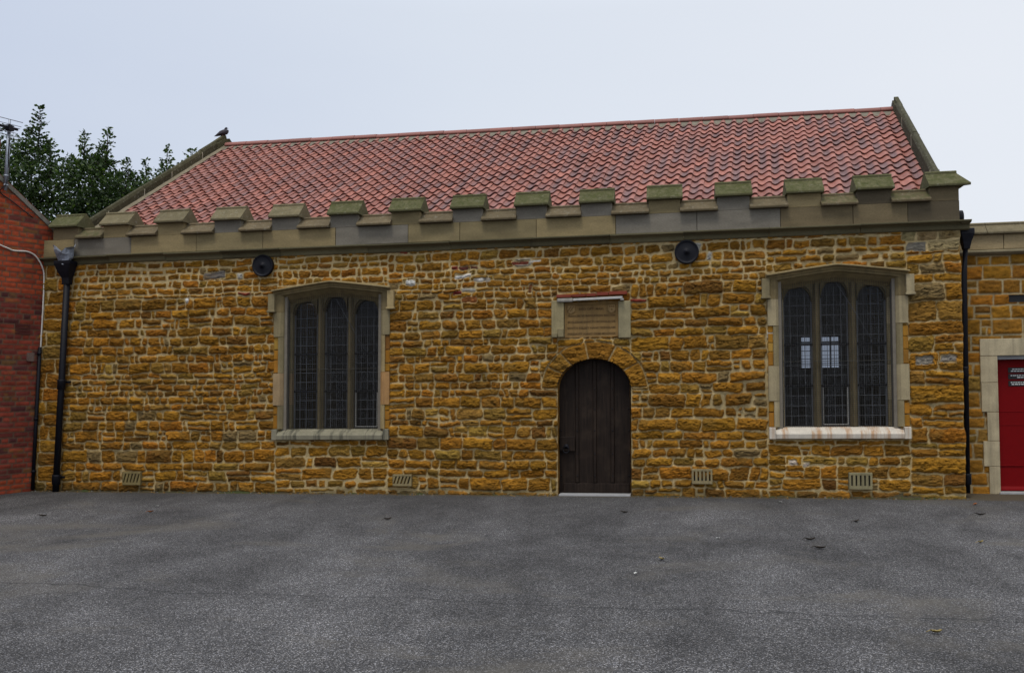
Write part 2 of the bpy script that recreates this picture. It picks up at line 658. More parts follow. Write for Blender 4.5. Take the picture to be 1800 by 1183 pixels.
# ------------------------------------------------------------------ the hall
hall = thing('stone_hall', 'long low ironstone schoolroom with battlemented parapet and red pantile roof', 'building', (-3, 0, 0))
XL, XR = -9.66, 3.68
WZ = 3.50
WIN = [(-4.88, 0), (2.135, 1)]
DX, DA, DB, DS = -1.075, .505, .40, 1.475       # door: centre, half width, arch rise, springing


def region_rects():
    R = []
    R += courses(-9.9, -9.20, -.2, 3.7, .17, .24, .22, .34, 0, hs=(.012, .03), odd=False)
    R += courses(-9.20, -5.73, -.2, .75, .11, .20, .15, .40, .25)
    R += courses(-9.20, -5.73, .75, 2.95, .08, .18, .10, .38, .25)
    R += courses(-9.20, -5.73, 2.95, 3.7, .07, .13, .11, .30, .1, hs=(.010, .028))
    R += courses(-5.73, -4.03, -.2, .75, .11, .20, .18, .42, .25, hs=(.010, .03))
    R += courses(-5.73, -4.03, .75, 2.9, .11, .16, .2, .4, .2)
    R += courses(-5.73, -4.03, 2.9, 3.7, .07, .13, .11, .3, .1, hs=(.010, .028))
    R += courses(-4.03, -1.58, -.2, .8, .11, .20, .15, .42, .25)
    R += courses(-4.03, -1.58, .8, 2.9, .08, .18, .10, .38, .25)
    R += courses(-4.03, 1.24, 2.9, 3.7, .07, .135, .11, .32, .12, hs=(.010, .03))
    R += courses(-1.58, -.57, 1.4, 2.9, .11, .17, .2, .42, .2)
    R += courses(-.57, 1.24, -.2, 2.9, .10, .19, .14, .46, .22)
    R += courses(1.24, 3.02, -.2, .76, .11, .19, .17, .45, .25, hs=(.010, .032))
    R += courses(1.24, 3.02, .76, 2.9, .1, .17, .2, .4, .2)
    R += courses(1.24, 3.02, 2.9, 3.7, .08, .14, .14, .36, .12)
    R += courses(3.02, 3.75, -.2, 2.9, .14, .27, .26, .62, .25, hs=(.02, .05))
    R += courses(3.02, 3.75, 2.9, 3.7, .10, .16, .2, .5, .1)
    tan = (.34, .255, .115)
    R.append([3.28, 3.72, 3.20, 3.345, (.40, .31, .15), .018, .03])
    R.append([3.02, 3.28, 3.20, 3.345, (.22, .20, .16), .002, .03])
    for a, b in ((2.96, 3.16), (3.16, 3.42), (3.42, 3.72)):
        R.append([a, b, 3.345, 3.48, (tan[0] * rng.uniform(.85, 1.1), tan[1] * rng.uniform(.9, 1.05), tan[2]), .012, .008])
    # odd patches seen in the photograph: red bricks, pale lumps
    for a, b, z, h, c in ((-3.10, -2.99, 3.16, .06, (.27, .05, .03)), (-2.99, -2.85, 3.16, .06, (.13, .04, .03)), (-2.84, -2.70, 3.16, .06, (.12, .035, .03)),
                          (-2.22, -1.98, 3.20, .065, (.2, .05, .03)), (-1.95, -1.8, 3.22, .05, (.6, .58, .52)),
                          (-3.05, -2.80, 3.05, .07, (.62, .60, .56)), (-2.78, -2.52, 2.97, .07, (.62, .60, .55)), (-3.78, -3.62, 2.96, .10, (.6, .59, .55)),
                          (-1.98, -1.93, 2.80, .13, (.16, .03, .025)), (-3.08, -2.95, 2.80, .07, (.22, .035, .03)), (-2.95, -2.72, 2.69, .10, (.27, .10, .03)),
                          (-7.22, -7.13, 2.80, .11, (.6, .6, .57)), (-6.9, -6.55, 3.17, .12, (.20, .18, .16)),
                          (3.10, 3.32, 1.72, .12, (.28, .25, .20)), (3.40, 3.60, 1.75, .10, (.30, .27, .23)), (1.50, 1.62, .42, .08, (.5, .42, .34)), (1.66, 1.76, .40, .08, (.5, .42, .34))):
        R.append([a, b, z, z + h, c, .014, .025])
    return R


def arch_ring(X, Z, d, col, hs, key):
    """the rough voussoirs round the door head"""
    dx, dz = X - DX, Z - DS
    dz = dz + .012 * fbm(X * 9, Z * 9, 301, 2)
    th = np.arctan2(dz / DB, dx / DA)
    rin = np.hypot(dx / DA, dz / DB)
    rout = np.hypot(dx / (DA + .225), dz / (DB + .235))
    inside = (rin > .99) & (rout < 1) & (dz > -.01)
    cuts = np.array([0, .62, 1.16, 1.72, 2.22, 2.62, math.pi])
    k = np.clip(np.searchsorted(cuts, th) - 1, 0, len(cuts) - 2)
    lo, hi = cuts[k], cuts[k + 1]
    rad = np.hypot(dx, dz)
    da = np.minimum((th - lo), (hi - th)) * rad
    dd = np.minimum(np.minimum((1 - rout) * (DA + .2), da), dz + .03)
    cs = np.array([ochre() for _ in range(len(cuts))]) * .5 + np.array([.30, .14, .020]) * .5
    d = np.where(inside, np.minimum(dd, .2), np.where((rout < 1.014) & (dz > 0) & (rin > 1), 0, d))
    col = np.where(inside[..., None], cs[k], col)
    hs = np.where(inside, .034, hs)
    key = np.where(inside, 500 + k, key)
    return d, col, hs, key


def widen(X, Z):
    return .004 * sstep(Z, 2.9, 3.3) + .006 * sstep(-Z, -.25, .05) + .010 * sstep(fbm(X * .9, Z * 1.2, 77, 3), .2, .5)


X, Z, H, C = sheet(XL - .06, XR, -.09, WZ + .02, .0112, region_rects(), 5, (.58, .445, .225), extra=arch_ring, widen=widen)
# calmer relief where dressed stone butts against the rubble, and at the quoin
for (cx, _) in WIN:
    q = np.maximum(np.abs(X - cx) - .875, np.maximum(.76 - Z, Z - 2.95))
    H = np.minimum(H, .022 + .4 * np.maximum(q, 0))
H = np.minimum(H, .095)
H = np.minimum(H, .020 + np.maximum(3.43 - Z, 0) * 1.2)
q = np.maximum(np.abs(X + 1.11) - .56, np.maximum(2.13 - Z, Z - 2.78))
H = np.minimum(H, .026 + .5 * np.maximum(q, 0))
edge = sstep(XR - X, 0, .03)
P = np.stack([X, -H * (.25 + .75 * edge), Z], -1)
P[..., 0] += np.where(X > XR - .02, .022 * fbm(Z * 5, Z * 0, 9, 3), 0)
# damp dirt and green at the foot of the wall
foot = sstep(.14 + .10 * fbm(X * 3, Z * 3, 91, 3) - Z, 0, .16)[..., None]
C = C * (1 - .55 * foot) + np.array([.055, .048, .022]) * .55 * foot
xc, zc = (X[:-1, :-1] + X[1:, 1:]) / 2, (Z[:-1, :-1] + Z[1:, 1:]) / 2
keep = np.ones(xc.shape, bool)
for (cx, _) in WIN:
    keep &= ~((np.abs(xc - cx) < .77) & (zc > .84) & (zc < 2.92))
    keep &= ~((np.abs(xc - cx) < .85) & (zc > 2.7) & (zc < 2.915 + .112 * (1 - (np.abs(xc - cx) / .88) ** 1.12)))
keep &= ~((np.abs(xc - DX) < DA) & (zc < DS))
keep &= ~((np.hypot((xc - DX) / DA, (zc - DS) / DB) < 1) & (zc >= DS))
keep &= ~((np.abs(xc + 1.106) < .43) & (zc > 2.17) & (zc < 2.66))
wall = sheet_mesh('rubble_wall', P, C, keep, M['rubble'], hall)
# right-hand return of the quoin
b = MB().color(.30, .17, .04)
b.prism([(XR - .30, .004, -.1), (XR - .004, .004, -.1), (XR + .86, 8.7, -.1), (XR + .56, 8.7, -.1)], [(XR - .30, .004, WZ), (XR - .004, .004, WZ), (XR + .86, 8.7, WZ), (XR + .56, 8.7, WZ)])
part('side_wall', b, M['annex'], hall)
b = MB().color(.30, .17, .04)
b.prism([(XL, .46, -.1), (XL + .30, .46, -.1), (XL + 1.15, 8.7, -.1), (XL + .85, 8.7, -.1)], [(XL, .46, WZ), (XL + .30, .46, WZ), (XL + 1.15, 8.7, WZ), (XL + .85, 8.7, WZ)])
part('side_wall', b, M['annex'], hall)
# wall core with the openings
b = MB().color(.30, .20, .08)
y0, y1 = .012, .45
for a, c in ((XL, WIN[0][0] - .70), (WIN[0][0] + .70, DX - DA), (DX + DA, WIN[1][0] - .70), (WIN[1][0] + .70, XR - .30)):
    b.box(a, c, y0, y1, -.1, WZ)
for (cx, _) in WIN:
    b.box(cx - .70, cx + .70, y0, y1, -.1, .86)
    b.box(cx - .70, cx + .70, y0, y1, 3.01, WZ)
arc = [(DX + DA * math.cos(t), DS + DB * math.sin(t)) for t in np.linspace(math.pi, 0, 25)]
pl = [(DX - DA, WZ)] + arc + [(DX + DA, WZ)]
for (xa, za), (xb, zb) in zip(arc[:-1], arc[1:]):
    b.prism([(xa, y0, za), (xb, y0, zb), (xb, y0, WZ), (xa, y0, WZ)], [(xa, y1, za), (xb, y1, zb), (xb, y1, WZ), (xa, y1, WZ)])
part('wall_core', b, M['inner'], hall)
# stone reveal of the doorway
b = MB().color(.26, .125, .022)
ring = [(DX - DA - .001, -.1)] + [(x, z) for x, z in arc] + [(DX + DA + .001, -.1)]
rv, rf = [], []
ys = np.linspace(-.030, .22, 9)
pts = []
for i in range(len(ring) - 1):
    L = math.hypot(ring[i + 1][0] - ring[i][0], ring[i + 1][1] - ring[i][1])
    for k in range(max(1, int(L / .04))):
        t = k / max(1, int(L / .04))
        pts.append((ring[i][0] * (1 - t) + ring[i + 1][0] * t, ring[i][1] * (1 - t) + ring[i + 1][1] * t))
pts.append(ring[-1])
GX = np.array([[p[0] for p in pts]] * len(ys)); GZ = np.array([[p[1] for p in pts]] * len(ys))
GY = np.repeat(ys[:, None], len(pts), 1)
inn = .010 * (fbm(GX * 6 + GY * 9, GZ * 7, 55, 3) + .9)
GX = GX + np.where(GX < DX, inn, -inn) * .9
GZ = np.where(GZ > DS, GZ - inn * .5, GZ)
b.grid(GX, GY, GZ)
part('door_reveal', b, M['rubble'], hall)
# back wall with a window, gables, floor
b = MB().color(.2, .15, .08)
b.box(XL + .1, XR - .1, .30, .44, WZ, 3.80)
part('wall_plate_timber', b, M['inner'], hall)
b = MB().color(.30, .17, .04)
b.box(XL, 2.80, 8.4, 8.7, -.1, WZ); b.box(3.64, XR + .6, 8.4, 8.7, -.1, WZ)
b.box(2.80, 3.64, 8.4, 8.7, -.1, 1.80); b.box(2.80, 3.64, 8.4, 8.7, 2.50, WZ); b.box(XL, XR + .6, 8.4, 8.7, WZ, 3.75)
part('back_wall', b, M['inner'], hall)
b = MB()
for x in (2.80, 3.01, 3.22, 3.43, 3.64):
    b.box(x - .012, x + .012, 8.42, 8.46, 1.80, 2.50)
for z in (1.80, 1.90, 2.0, 2.18, 2.37, 2.50):
    b.box(2.80, 3.64, 8.405, 8.42, z - .009 - .01 * (z > 2.3), z + .009 + .01 * (z > 2.3))
bw = part('back_window', b, M['lead'], hall)
b = MB()
b.add([(2.80, 8.47, 1.80), (3.64, 8.47, 1.80), (3.64, 8.47, 2.50), (2.80, 8.47, 2.50)], [(0, 1, 2, 3)])
part('back_pane', b, M['glass'], bw)
b = MB()
b.box(XL + .3, XR - .3, .45, 8.4, -.1, .03)
part('floor_slab', b, M['inner'], hall)

# ---- string course, parapet band, merlons
b = MB().color(.20, .165, .085, .55)
prof = [(-.012, 3.455), (-.030, 3.47), (-.034, 3.515), (-.070, 3.538), (-.125, 3.548), (-.130, 3.570), (-.022, 3.584), (.05, 3.584), (.05, 3.455)]
xs = [XL - .02]
while xs[-1] < XR - .5:
    xs.append(xs[-1] + rng.uniform(.85, 1.5))
xs = xs[:-1] + [XR + .115]
for a, c in zip(xs[:-1], xs[1:]):
    dz, dy = rng.uniform(-.008, .008), rng.uniform(-.012, .006)
    k = rng.uniform(.75, 1.2)
    b.color(.13 * k, .112 * k, .062 * k, rng.uniform(.3, .7))
    b.prism([(a + .003, p[0] + dy, p[1] + dz) for p in prof], [(c - .003, p[0] + dy, p[1] + dz) for p in prof])
b.prism([(XR + .115, -.10, 3.54), (XR + .115, .6, 3.54), (XR + .115, .6, 3.57), (XR + .115, -.10, 3.57)],
        [(XR, -.10, 3.53), (XR, .6, 3.53), (XR, .6, 3.58), (XR, -.10, 3.58)])
part('string_course', b, M['dressed'], hall, .006)
TAN, OLV, BLU, BRN, DRK = (.235, .182, .092), (.195, .155, .080), (.165, .148, .118), (.145, .112, .062), (.090, .072, .045)
PXX = [60, 128, 176, 272, 372, 473, 576, 684, 792, 904, 1018, 1137, 1258, 1382, 1504, 1632, 1697]
XXX = [-9.72, -9.06, -8.589, -7.684, -6.755, -5.842, -4.933, -4.002, -3.093, -2.174, -1.261, -.332, .589, 1.509, 2.39, 3.29, 3.68]
band = [(60, 128, TAN), (128, 228, BLU), (228, 343, TAN), (343, 460, OLV), (460, 588, TAN), (588, 716, BLU), (716, 807, OLV), (807, 942, OLV), (942, 1082, TAN),
        (1082, 1225, BLU), (1225, 1372, BLU), (1372, 1500, BRN), (1500, 1597, BRN), (1597, 1697, DRK)]
b = MB()
b.color(.10, .085, .06).box(XL, XR - .01, .0, .26, 3.588, 3.845)
for a, c, q in band:
    xa, xb = np.interp([a, c], PXX, XXX)
    k = rng.uniform(.92, 1.08)
    b.color(q[0] * k, q[1] * k, q[2] * k)
    b.box(xa + .003, xb - .003, -.030 + rng.uniform(-.003, .003), .02, 3.586, 3.846)
part('parapet_band', b, M['dressed'], hall, .004)
ML = [-9.445, -8.589, -7.684, -6.758, -5.844, -4.935, -4.003, -3.094, -2.174, -1.261, -.332, .589, 1.510, 2.392, 3.294]
MC = [BRN, TAN, TAN, BLU, BLU, BLU, OLV, BLU, BLU, BLU, OLV, BLU, TAN, DRK, BRN]
LB = [.5] * 5 + [.95] * 10


def coping(mb, xa, xb, z, h, yb=.34, hip=0.0):
    """weathered coping block: drip lip, slope, roll at the top, back slope"""
    pr = [(-.035, z), (-.105, z - .004), (-.110, z + .026), (.070, z + h - .035), (.062, z + h - .012), (.085, z + h + .006), (.125, z + h + .008), (.150, z + h - .012), (yb, z + .06), (yb, z)]
    A = [(xa, y, q) for y, q in pr]
    B = [(xb + (hip if i in (1, 2) else hip * .35 if i in (0, 9) else -.2 * hip), y, q) for i, (y, q) in enumerate(pr)]
    mb.prism(A, B)


for i, x in enumerate(ML):
    w = .475 if i < 14 else .0
    q = MC[i]
    k = rng.uniform(.9, 1.1)
    b = MB().color(q[0] * k, q[1] * k, q[2] * k)
    x1 = x + .47 if i < 14 else XR - .005
    b.box(x + .022, x1 - .022 * (i < 14), -.027, .27, 3.847, 4.035)
    mo = part('merlon', b, M['dressed'], hall, .006)
    b = MB()
    m_ = (.9, .15, .12, .15, .2, .8, .95, .95, .95, 1, .95, 1, .95, .95, .9)[i]
    tone = (.140, .116, .066) if m_ < .4 else (.105, .098, .048)
    k = rng.uniform(.88, 1.1)
    b.color(tone[0] * k, tone[1] * k, tone[2] * k, m_)
    coping(b, x - .004, x1 + .012 if i < 14 else XR + .02, 4.030 + rng.uniform(-.004, .004), .225, hip=.10 if i == 14 else 0)
    part('merlon_cap', b, M['cap'], mo, .008)
for i in range(14):
    a, c = ML[i] + .444, ML[i + 1] + .026
    b = MB()
    k = rng.uniform(.85, 1.15)
    m_ = .75 if i in (0, 12, 13) else rng.uniform(.0, .12)
    b.color(.125 * k, .096 * k, .055 * k, m_)
    coping(b, a, c, 3.848 + rng.uniform(-.004, .004), .185)
    part('crenel_cap', b, M['cap'], hall, .008)

# ---- roof
SK, SL, RZ = .100, .60, 3.63           # skew of the plan, roof pitch, height of the plane at the wall face
RY = 4.40
nrm = Vector((0, -SL, 1)).normalized()
slope_len = math.hypot(1, SL)


def lf(x):
    """0 at the right gable, 1 at the left one: the ridge runs a little out of parallel with the front"""
    return (3.49 - x) / 12.55


def roof_pt(x, y, up=0.0):
    """x measured at the wall face, y along the slope in plan (0 at the wall face, RY at the ridge)"""
    f = lf(x)
    yy = y * (1 - .085 * f)
    return (x + SK * yy, yy + nrm.y * up, RZ + .13 * f * (1 - y / RY) + SL * y + nrm.z * up)


rx0, rx1 = -9.06, 3.49
ncol = 64
cw = (rx1 - rx0) / ncol
gauge = .258 / slope_len
nrow = int((RY - .25) / gauge) + 1
b = MB()
us = np.linspace(0, 1, 14)
hu = -.0235 * np.sin(TAU * (us - .06)) + .013 * us - .004
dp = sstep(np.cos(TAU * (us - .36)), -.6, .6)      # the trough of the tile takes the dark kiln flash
for r in range(nrow):
    ya = RY - .02 - (r + 1) * gauge
    for c in range(ncol):
        k = rng.uniform(.85, 1.12)
        red = np.array((.295, .110, .078)) * k if rng.random() < .7 else np.array((.255, .092, .066)) * k
        fl = rng.random()
        fl = 0 if fl < .38 else rng.uniform(.35, .7) if fl < .62 else rng.uniform(.75, 1.0)
        drk = np.array((.160, .086, .080)) * rng.uniform(.85, 1.2)
        cs_ = []
        for i in range(len(us) - 1):
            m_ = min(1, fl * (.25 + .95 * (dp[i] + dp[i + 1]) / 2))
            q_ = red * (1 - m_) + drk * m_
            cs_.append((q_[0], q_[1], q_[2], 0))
        jx, jy, jh = rng.uniform(-.004, .004), rng.uniform(-.006, .006), rng.uniform(-.003, .004)
        jy += .012 * math.sin(c * .37 + r * .9) + .006 * math.sin(c * 1.9)
        xa = rx0 + c * cw + jx
        top, bot, lip, und = [], [], [], []
        for u, h in zip(us, hu):
            x = xa + u * cw * 1.01
            bot.append(roof_pt(x, ya + jy, .058 + h + jh))
            top.append(roof_pt(x, min(ya + gauge + .05, RY + .02), .026 + h))
            lip.append(roof_pt(x, ya + jy + .002, .046 + h + jh))
            und.append(roof_pt(x, ya + jy + .12, .030 + h + jh))
        n = len(us)
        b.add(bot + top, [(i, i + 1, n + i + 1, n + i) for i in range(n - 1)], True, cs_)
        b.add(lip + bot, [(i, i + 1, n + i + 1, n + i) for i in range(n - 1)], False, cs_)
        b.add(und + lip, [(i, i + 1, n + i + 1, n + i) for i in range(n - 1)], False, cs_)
roof = part('pantile_roof', b, M['tile'], hall)
b = MB().color(.12, .06, .05)
A_, B_ = [roof_pt(rx0 - .1, .2, -.02), roof_pt(rx1 + .1, .2, -.02)], [roof_pt(rx0 - .1, RY, -.02), roof_pt(rx1 + .1, RY, -.02)]
b.add(A_ + B_[::-1], [(0, 1, 2, 3)])
back = [(B_[1][0] + .43, 8.75, 3.62), (B_[0][0] + .43, 8.75, 3.62)]
b.add([B_[0], B_[1], back[0], back[1]], [(0, 1, 2, 3)])
part('roof_underlay', b, M['rooftile'], roof)
# ridge tiles on a mortar bed
b = MB()
b.color(.18, .16, .12)
GXr = np.linspace(rx0, rx1, 260)
rows_ = []
for yy, up in ((RY - .215, .020), (RY - .20, .040), (RY - .05, .062)):
    rows_.append([roof_pt(x, yy + .014 * math.sin(x * 41) * (yy < RY - .1), up) for x in GXr])
for r0, r1 in zip(rows_[:-1], rows_[1:]):
    n = len(r0)
    b.add(list(r0) + list(r1), [(i, i + 1, n + i + 1, n + i) for i in range(n - 1)])
part('ridge_mortar', b, M['surround'], roof)
b = MB()
x = rx0 - .02
while x < rx1 - .02:
    x2 = min(x + .44, rx1 + .02)
    k = rng.uniform(.8, 1.15)
    b.color(.21 * k, .078 * k, .060 * k)
    dz = rng.uniform(-.004, .004)
    prf = [(math.cos(t) * .105, math.sin(t) * .085) for t in np.linspace(math.pi * 1.03, -.03 * math.pi, 11)]
    rp = roof_pt(x, RY)
    A = [(rp[0] + .003, rp[1] + p, rp[2] + .030 + dz + q) for (p, q) in prf]
    rp2 = roof_pt(x2, RY)
    B = [(rp2[0] - .003, rp2[1] + p, rp2[2] + .033 + dz + q) for (p, q) in prf]
    b.prism(A, B, True)
    x = x2
part('ridge_tiles', b, M['tile'], roof)
# mortar fillet at the left verge
b = MB().color(.20, .17, .115)
rows_ = []
ysv = np.linspace(.3, RY, 40)
for dx_, up in ((-.03, .080), (-.005, .070), (.025, .05)):
    rows_.append([roof_pt(rx0 + dx_ + .008 * math.sin(y * 13), y, up) for y in ysv])
for r0, r1 in zip(rows_[:-1], rows_[1:]):
    n = len(r0)
    b.add(list(r0) + list(r1), [(i, i + 1, n + i + 1, n + i) for i in range(n - 1)], True)
part('verge_fillet', b, M['surround'], roof)


def gable(xa, xc, tall, cuts, tone, moss, apex):
    """gable wall and its coping; xa < xc: faces of the coping at the wall face; tall(y): upstand above the roof plane"""
    f = lf(xa)
    RYg = RY * (1 - .085 * f)

    def zr(y):
        yp = y / (1 - .085 * f)
        return RZ + .13 * f * (1 - yp / RY) + SL * yp
    ZT = zr(RYg)
    b = MB().color(.17, .14, .08)
    ringA = [(xa - .08, .30, 3.5), (xa - .08 + SK * RYg, RYg, ZT), (xa - .08 + SK * 8.6, 8.6, 3.5)]
    ringB = [(xc + .08, .30, 3.5), (xc + .08 + SK * RYg, RYg, ZT), (xc + .08 + SK * 8.6, 8.6, 3.5)]
    b.prism(ringA, ringB)
    gw = part('gable_wall', b, M['dressed'], hall)
    b = MB()
    lite = [min(.5, t * 1.9) for t in tone]

    def rg(y, h):
        z = zr(y)
        xm = (xa + xc) / 2
        return [(xa + SK * y, y, z - .06), (xc + SK * y, y, z - .06), (xc + SK * y, y, z + h - .055), (xm + .026 + SK * y, y, z + h), (xm - .026 + SK * y, y, z + h), (xa + SK * y, y, z + h - .055)]
    for (q0, q1) in zip(cuts[:-1], cuts[1:]):
        k = rng.uniform(.75, 1.25)
        b.color(tone[0] * k, tone[1] * k, tone[2] * k, moss * rng.uniform(.6, 1))
        dh = rng.uniform(-.008, .008)
        b.prism(rg(q0 + .006, tall(q0) + dh), rg(q1 - .006, tall(q1) + dh))
    b.color(.36, .32, .24)
    for y in cuts[1:-1]:
        z = zr(y) - .03
        b.prism([(xa - .004 + SK * y, y - .008, z), (xc + .004 + SK * y, y - .008, z), (xc + .004 + SK * y, y - .008, z + tall(y) - .02), (xa - .004 + SK * y, y - .008, z + tall(y) - .02)],
                [(xa - .004 + SK * y, y + .008, z), (xc + .004 + SK * y, y + .008, z), (xc + .004 + SK * y, y + .008, z + tall(y) - .02), (xa - .004 + SK * y, y + .008, z + tall(y) - .02)])
    b.color(*tone, moss)

    def rg2(y):
        z = ZT - (y - RYg) * (ZT - 3.55) / (8.6 - RYg)
        return [(xa + SK * y, y, z - .06), (xc + SK * y, y, z - .06), (xc + SK * y, y, z + .30), (xa + SK * y, y, z + .30)]
    b.prism(rg2(RYg + .12), rg2(8.5))
    part('gable_coping', b, M['cap'], gw, .010)
    b = MB().color(tone[0] * 1.1, tone[1] * 1.1, tone[2], moss)
    y0, y1 = cuts[-1] + .004, RYg + .12
    z0 = zr(y0)
    xm = (xa + xc) / 2
    yz = [(y0, z0 - .1), (y0, z0 + tall(y0) - .055), (apex, zr(apex) + tall(apex) - .06), (y1, ZT + .12), (y1, z0 - .1)]
    b.prism([(xa - .006 + SK * y, y, z) for y, z in yz], [(xc + .006 + SK * y, y, z) for y, z in yz])
    yz = [(y0, z0 + tall(y0) - .08), (y0, z0 + tall(y0)), (apex - .01, zr(apex) + tall(apex)), (apex + .02, zr(apex) + tall(apex) - .005), (y1 - .03, ZT + .10)]
    b.prism([(xm - .035 + SK * y, y, z) for y, z in yz], [(xm + .035 + SK * y, y, z) for y, z in yz])
    part('apex_stone', b, M['cap'], gw, .012)
    return gw


gable(-9.19, -9.09, lambda y: .235 + .008 * y, [.12, .75, 1.62, 2.35, 3.25, 3.72], (.058, .052, .028), .25, 4.02)
gable(3.46, 3.58, lambda y: .415 - .026 * y, [.22, .75, 2.35, 3.3, 4.05], (.055, .051, .031), .25, 4.38)


# ---- windows
def window(cx, kind):
    W0, W1 = .78, .662                     # front and back half width of the splay
    zs, yf, yb = .925, -.040, .15
    light = (.285, .225, .12)
    grey = (.215, .175, .095)
    buff = (.31, .235, .115) if kind == 0 else (.32, .262, .155)

    def zt(x):                              # underside of the hood
        return 2.893 + .112 * (1 - (abs(x) / .88) ** 1.12)

    xs = np.linspace(-W0, W0, 33)
    b = MB()
    # jambs: alternating long and short stones
    zc = [.925, 1.27, 1.74, 2.27, 2.63]
    for s in (-1, 1):
        for i, (z0, z1) in enumerate(zip(zc[:-1], zc[1:])):
            wide = (i % 2 == 1)
            wo = .885 if wide else .815
            k = rng.uniform(.88, 1.12)
            q = buff if rng.random() < .5 else grey
            if kind == 0 and wide and i == 1: q = (.36, .20, .08) if s > 0 else (.34, .24, .13)
            b.color(q[0] * k, q[1] * k, q[2] * k, .08)
            f = -.006 if wide else 0
            rA = [(cx + s * wo, yf + f, z0 + .002), (cx + s * W0, yf + f, z0 + .002), (cx + s * (W0 - .035), yf + .03, z0 + .002), (cx + s * (W1 + .045), yb - .03, z0 + .002), (cx + s * W1, yb - .018, z0 + .002), (cx + s * W1, .40, z0 + .002), (cx + s * wo, .40, z0 + .002)]
            rB = [(p[0], p[1], z1 - .002) for p in rA]
            b.prism(rA, rB) if s > 0 else b.prism(rA[::-1], rB[::-1])
            if not wide:                    # small ochre fillers beside the short stones
                zz = z0
                while zz < z1 - .03:
                    z2 = min(zz + rng.uniform(.12, .24), z1)
                    o = ochre()
                    b.color(*o)
                    b.box(cx + s * .85 - .032, cx + s * .85 + .032, -.026, .05, zz + .008, z2 - .008)
                    zz = z2
    # head stones with hollow chamfer
    k = 1.0
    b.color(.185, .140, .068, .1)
    rows = []
    for (f, y, dz) in ((1.0, yf, 0), (1.0, yf, -.028), (.975, yf + .035, -.04), (.90, yb - .05, -.115), (W1 / W0, yb - .015, -.15), (W1 / W0, .3, -.15)):
        rows.append([(cx + x * f, y, zt(x) + dz) for x in xs])
    for r0, r1 in zip(rows[:-1], rows[1:]):
        n = len(r0)
        b.add(list(r0) + list(r1), [(i, n + i, n + i + 1, i + 1) for i in range(n - 1)], True)
    # haunches between jamb and hood, down to 2.63
    for s in (-1, 1):
        rA = [(cx + s * .875, yf, 2.632), (cx + s * W0, yf, 2.632), (cx + s * (W0 - .035), yf + .03, 2.632), (cx + s * (W1 + .045), yb - .03, 2.632), (cx + s * W1, yb - .018, 2.632), (cx + s * W1, .3, 2.632), (cx + s * .875, .3, 2.632)]
        tz = [zt(.875), zt(W0), zt(W0) - .045, zt(W0) - .125, zt(W0) - .152, zt(W0) - .152, zt(.875)]
        rB = [(p[0], p[1], z) for p, z in zip(rA, tz)]
        b.prism(rA, rB) if s > 0 else b.prism(rA[::-1], rB[::-1])
    win = part('window', b, M['surround'], hall, .004)
    # hood mould and label stops
    b = MB()
    hx = np.linspace(-.90, .90, 37)
    prof = [(-.035, .002), (-.048, .030), (-.085, .044), (-.122, .040), (-.132, .040), (-.132, .062), (-.02, .078), (.02, .078), (.02, .002)]
    b.color(.27, .205, .10, .15)
    rings = [[(cx + x, p, zt(x) + q) for p, q in prof] for x in hx]
    b.loft(rings, False)
    b.color(.24, .19, .11, .1)
    for s in (-1, 1):
        x0, x1 = sorted((cx + s * .858, cx + s * .958))
        b.color(*(buff if s > 0 else grey), .1)
        b.box(x0, x1, -.095, .02, 2.655, zt(.9) + .012)
        b.box(x0 - .012, x1 + .012, -.110, .02, 2.632, 2.662)
    part('hood_mould', b, M['surround'], win, .006)
    # sill
    b = MB()
    b.color(*((.22, .20, .14) if kind == 0 else (.52, .47, .39)), .25 if kind == 0 else 0)
    sp = [(-.045, .768), (-.085, .775), (-.092, .838), (-.060, .872), (.05, .918), (.40, .924), (.40, .768)]
    b.prism([(cx - .80, p, q) for p, q in sp], [(cx + .80, p, q) for p, q in sp])
    for s in (-1, 1):
        x0, x1 = sorted((cx + s * .803, cx + s * .885))
        b.box(x0, x1, -.082, .05, .77, .924)
    part('sill', b, M['sill0'] if kind == 0 else M['sill1'], win, .006)
    # mullions
    for s in (-1, 1):
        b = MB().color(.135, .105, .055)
        mx = cx + s * .232
        rA = [(mx - .05, .21, .92), (mx - .05, .16, .92), (mx - .018, .095, .92), (mx + .018, .095, .92), (mx + .05, .16, .92), (mx + .05, .21, .92), (mx + .03, .27, .92), (mx - .03, .27, .92)]
        zz = zt(.232) - .14
        b.prism(rA, [(p[0], p[1], zz) for p in rA])
        part('mullion', b, M['surround'], win, .004)
    # tracery: cusped heads of the three lights
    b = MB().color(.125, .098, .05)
    lights = [(-.662, -.282, 2.575, .225), (-.182, .182, 2.62, .25), (.282, .662, 2.575, .225)]
    for (la, lb, spz, rise) in lights:
        n = 18
        c_, hw = (la + lb) / 2, (lb - la) / 2
        px_ = np.linspace(la, lb, n + 1)
        for i in range(n):
            q = []
            for x in (px_[i], px_[i + 1]):
                t = min(abs(x - c_) / hw, 1)
                q.append(spz + rise * (1 - t ** 2.1) ** (1 / 1.75))
            for (ya, yb2, dz) in ((.125, .165, .035), (.165, .25, 0)):
                za, zb = q[0] + dz, q[1] + dz
                ta, tb = max(zt(px_[i]) - .145, za + .01), max(zt(px_[i + 1]) - .145, zb + .01)
                b.prism([(cx + px_[i], ya, za), (cx + px_[i + 1], ya, zb), (cx + px_[i + 1], ya, tb), (cx + px_[i], ya, ta)],
                        [(cx + px_[i], yb2, za), (cx + px_[i + 1], yb2, zb), (cx + px_[i + 1], yb2, tb), (cx + px_[i], yb2, ta)])
    part('tracery', b, M['surround'], win)
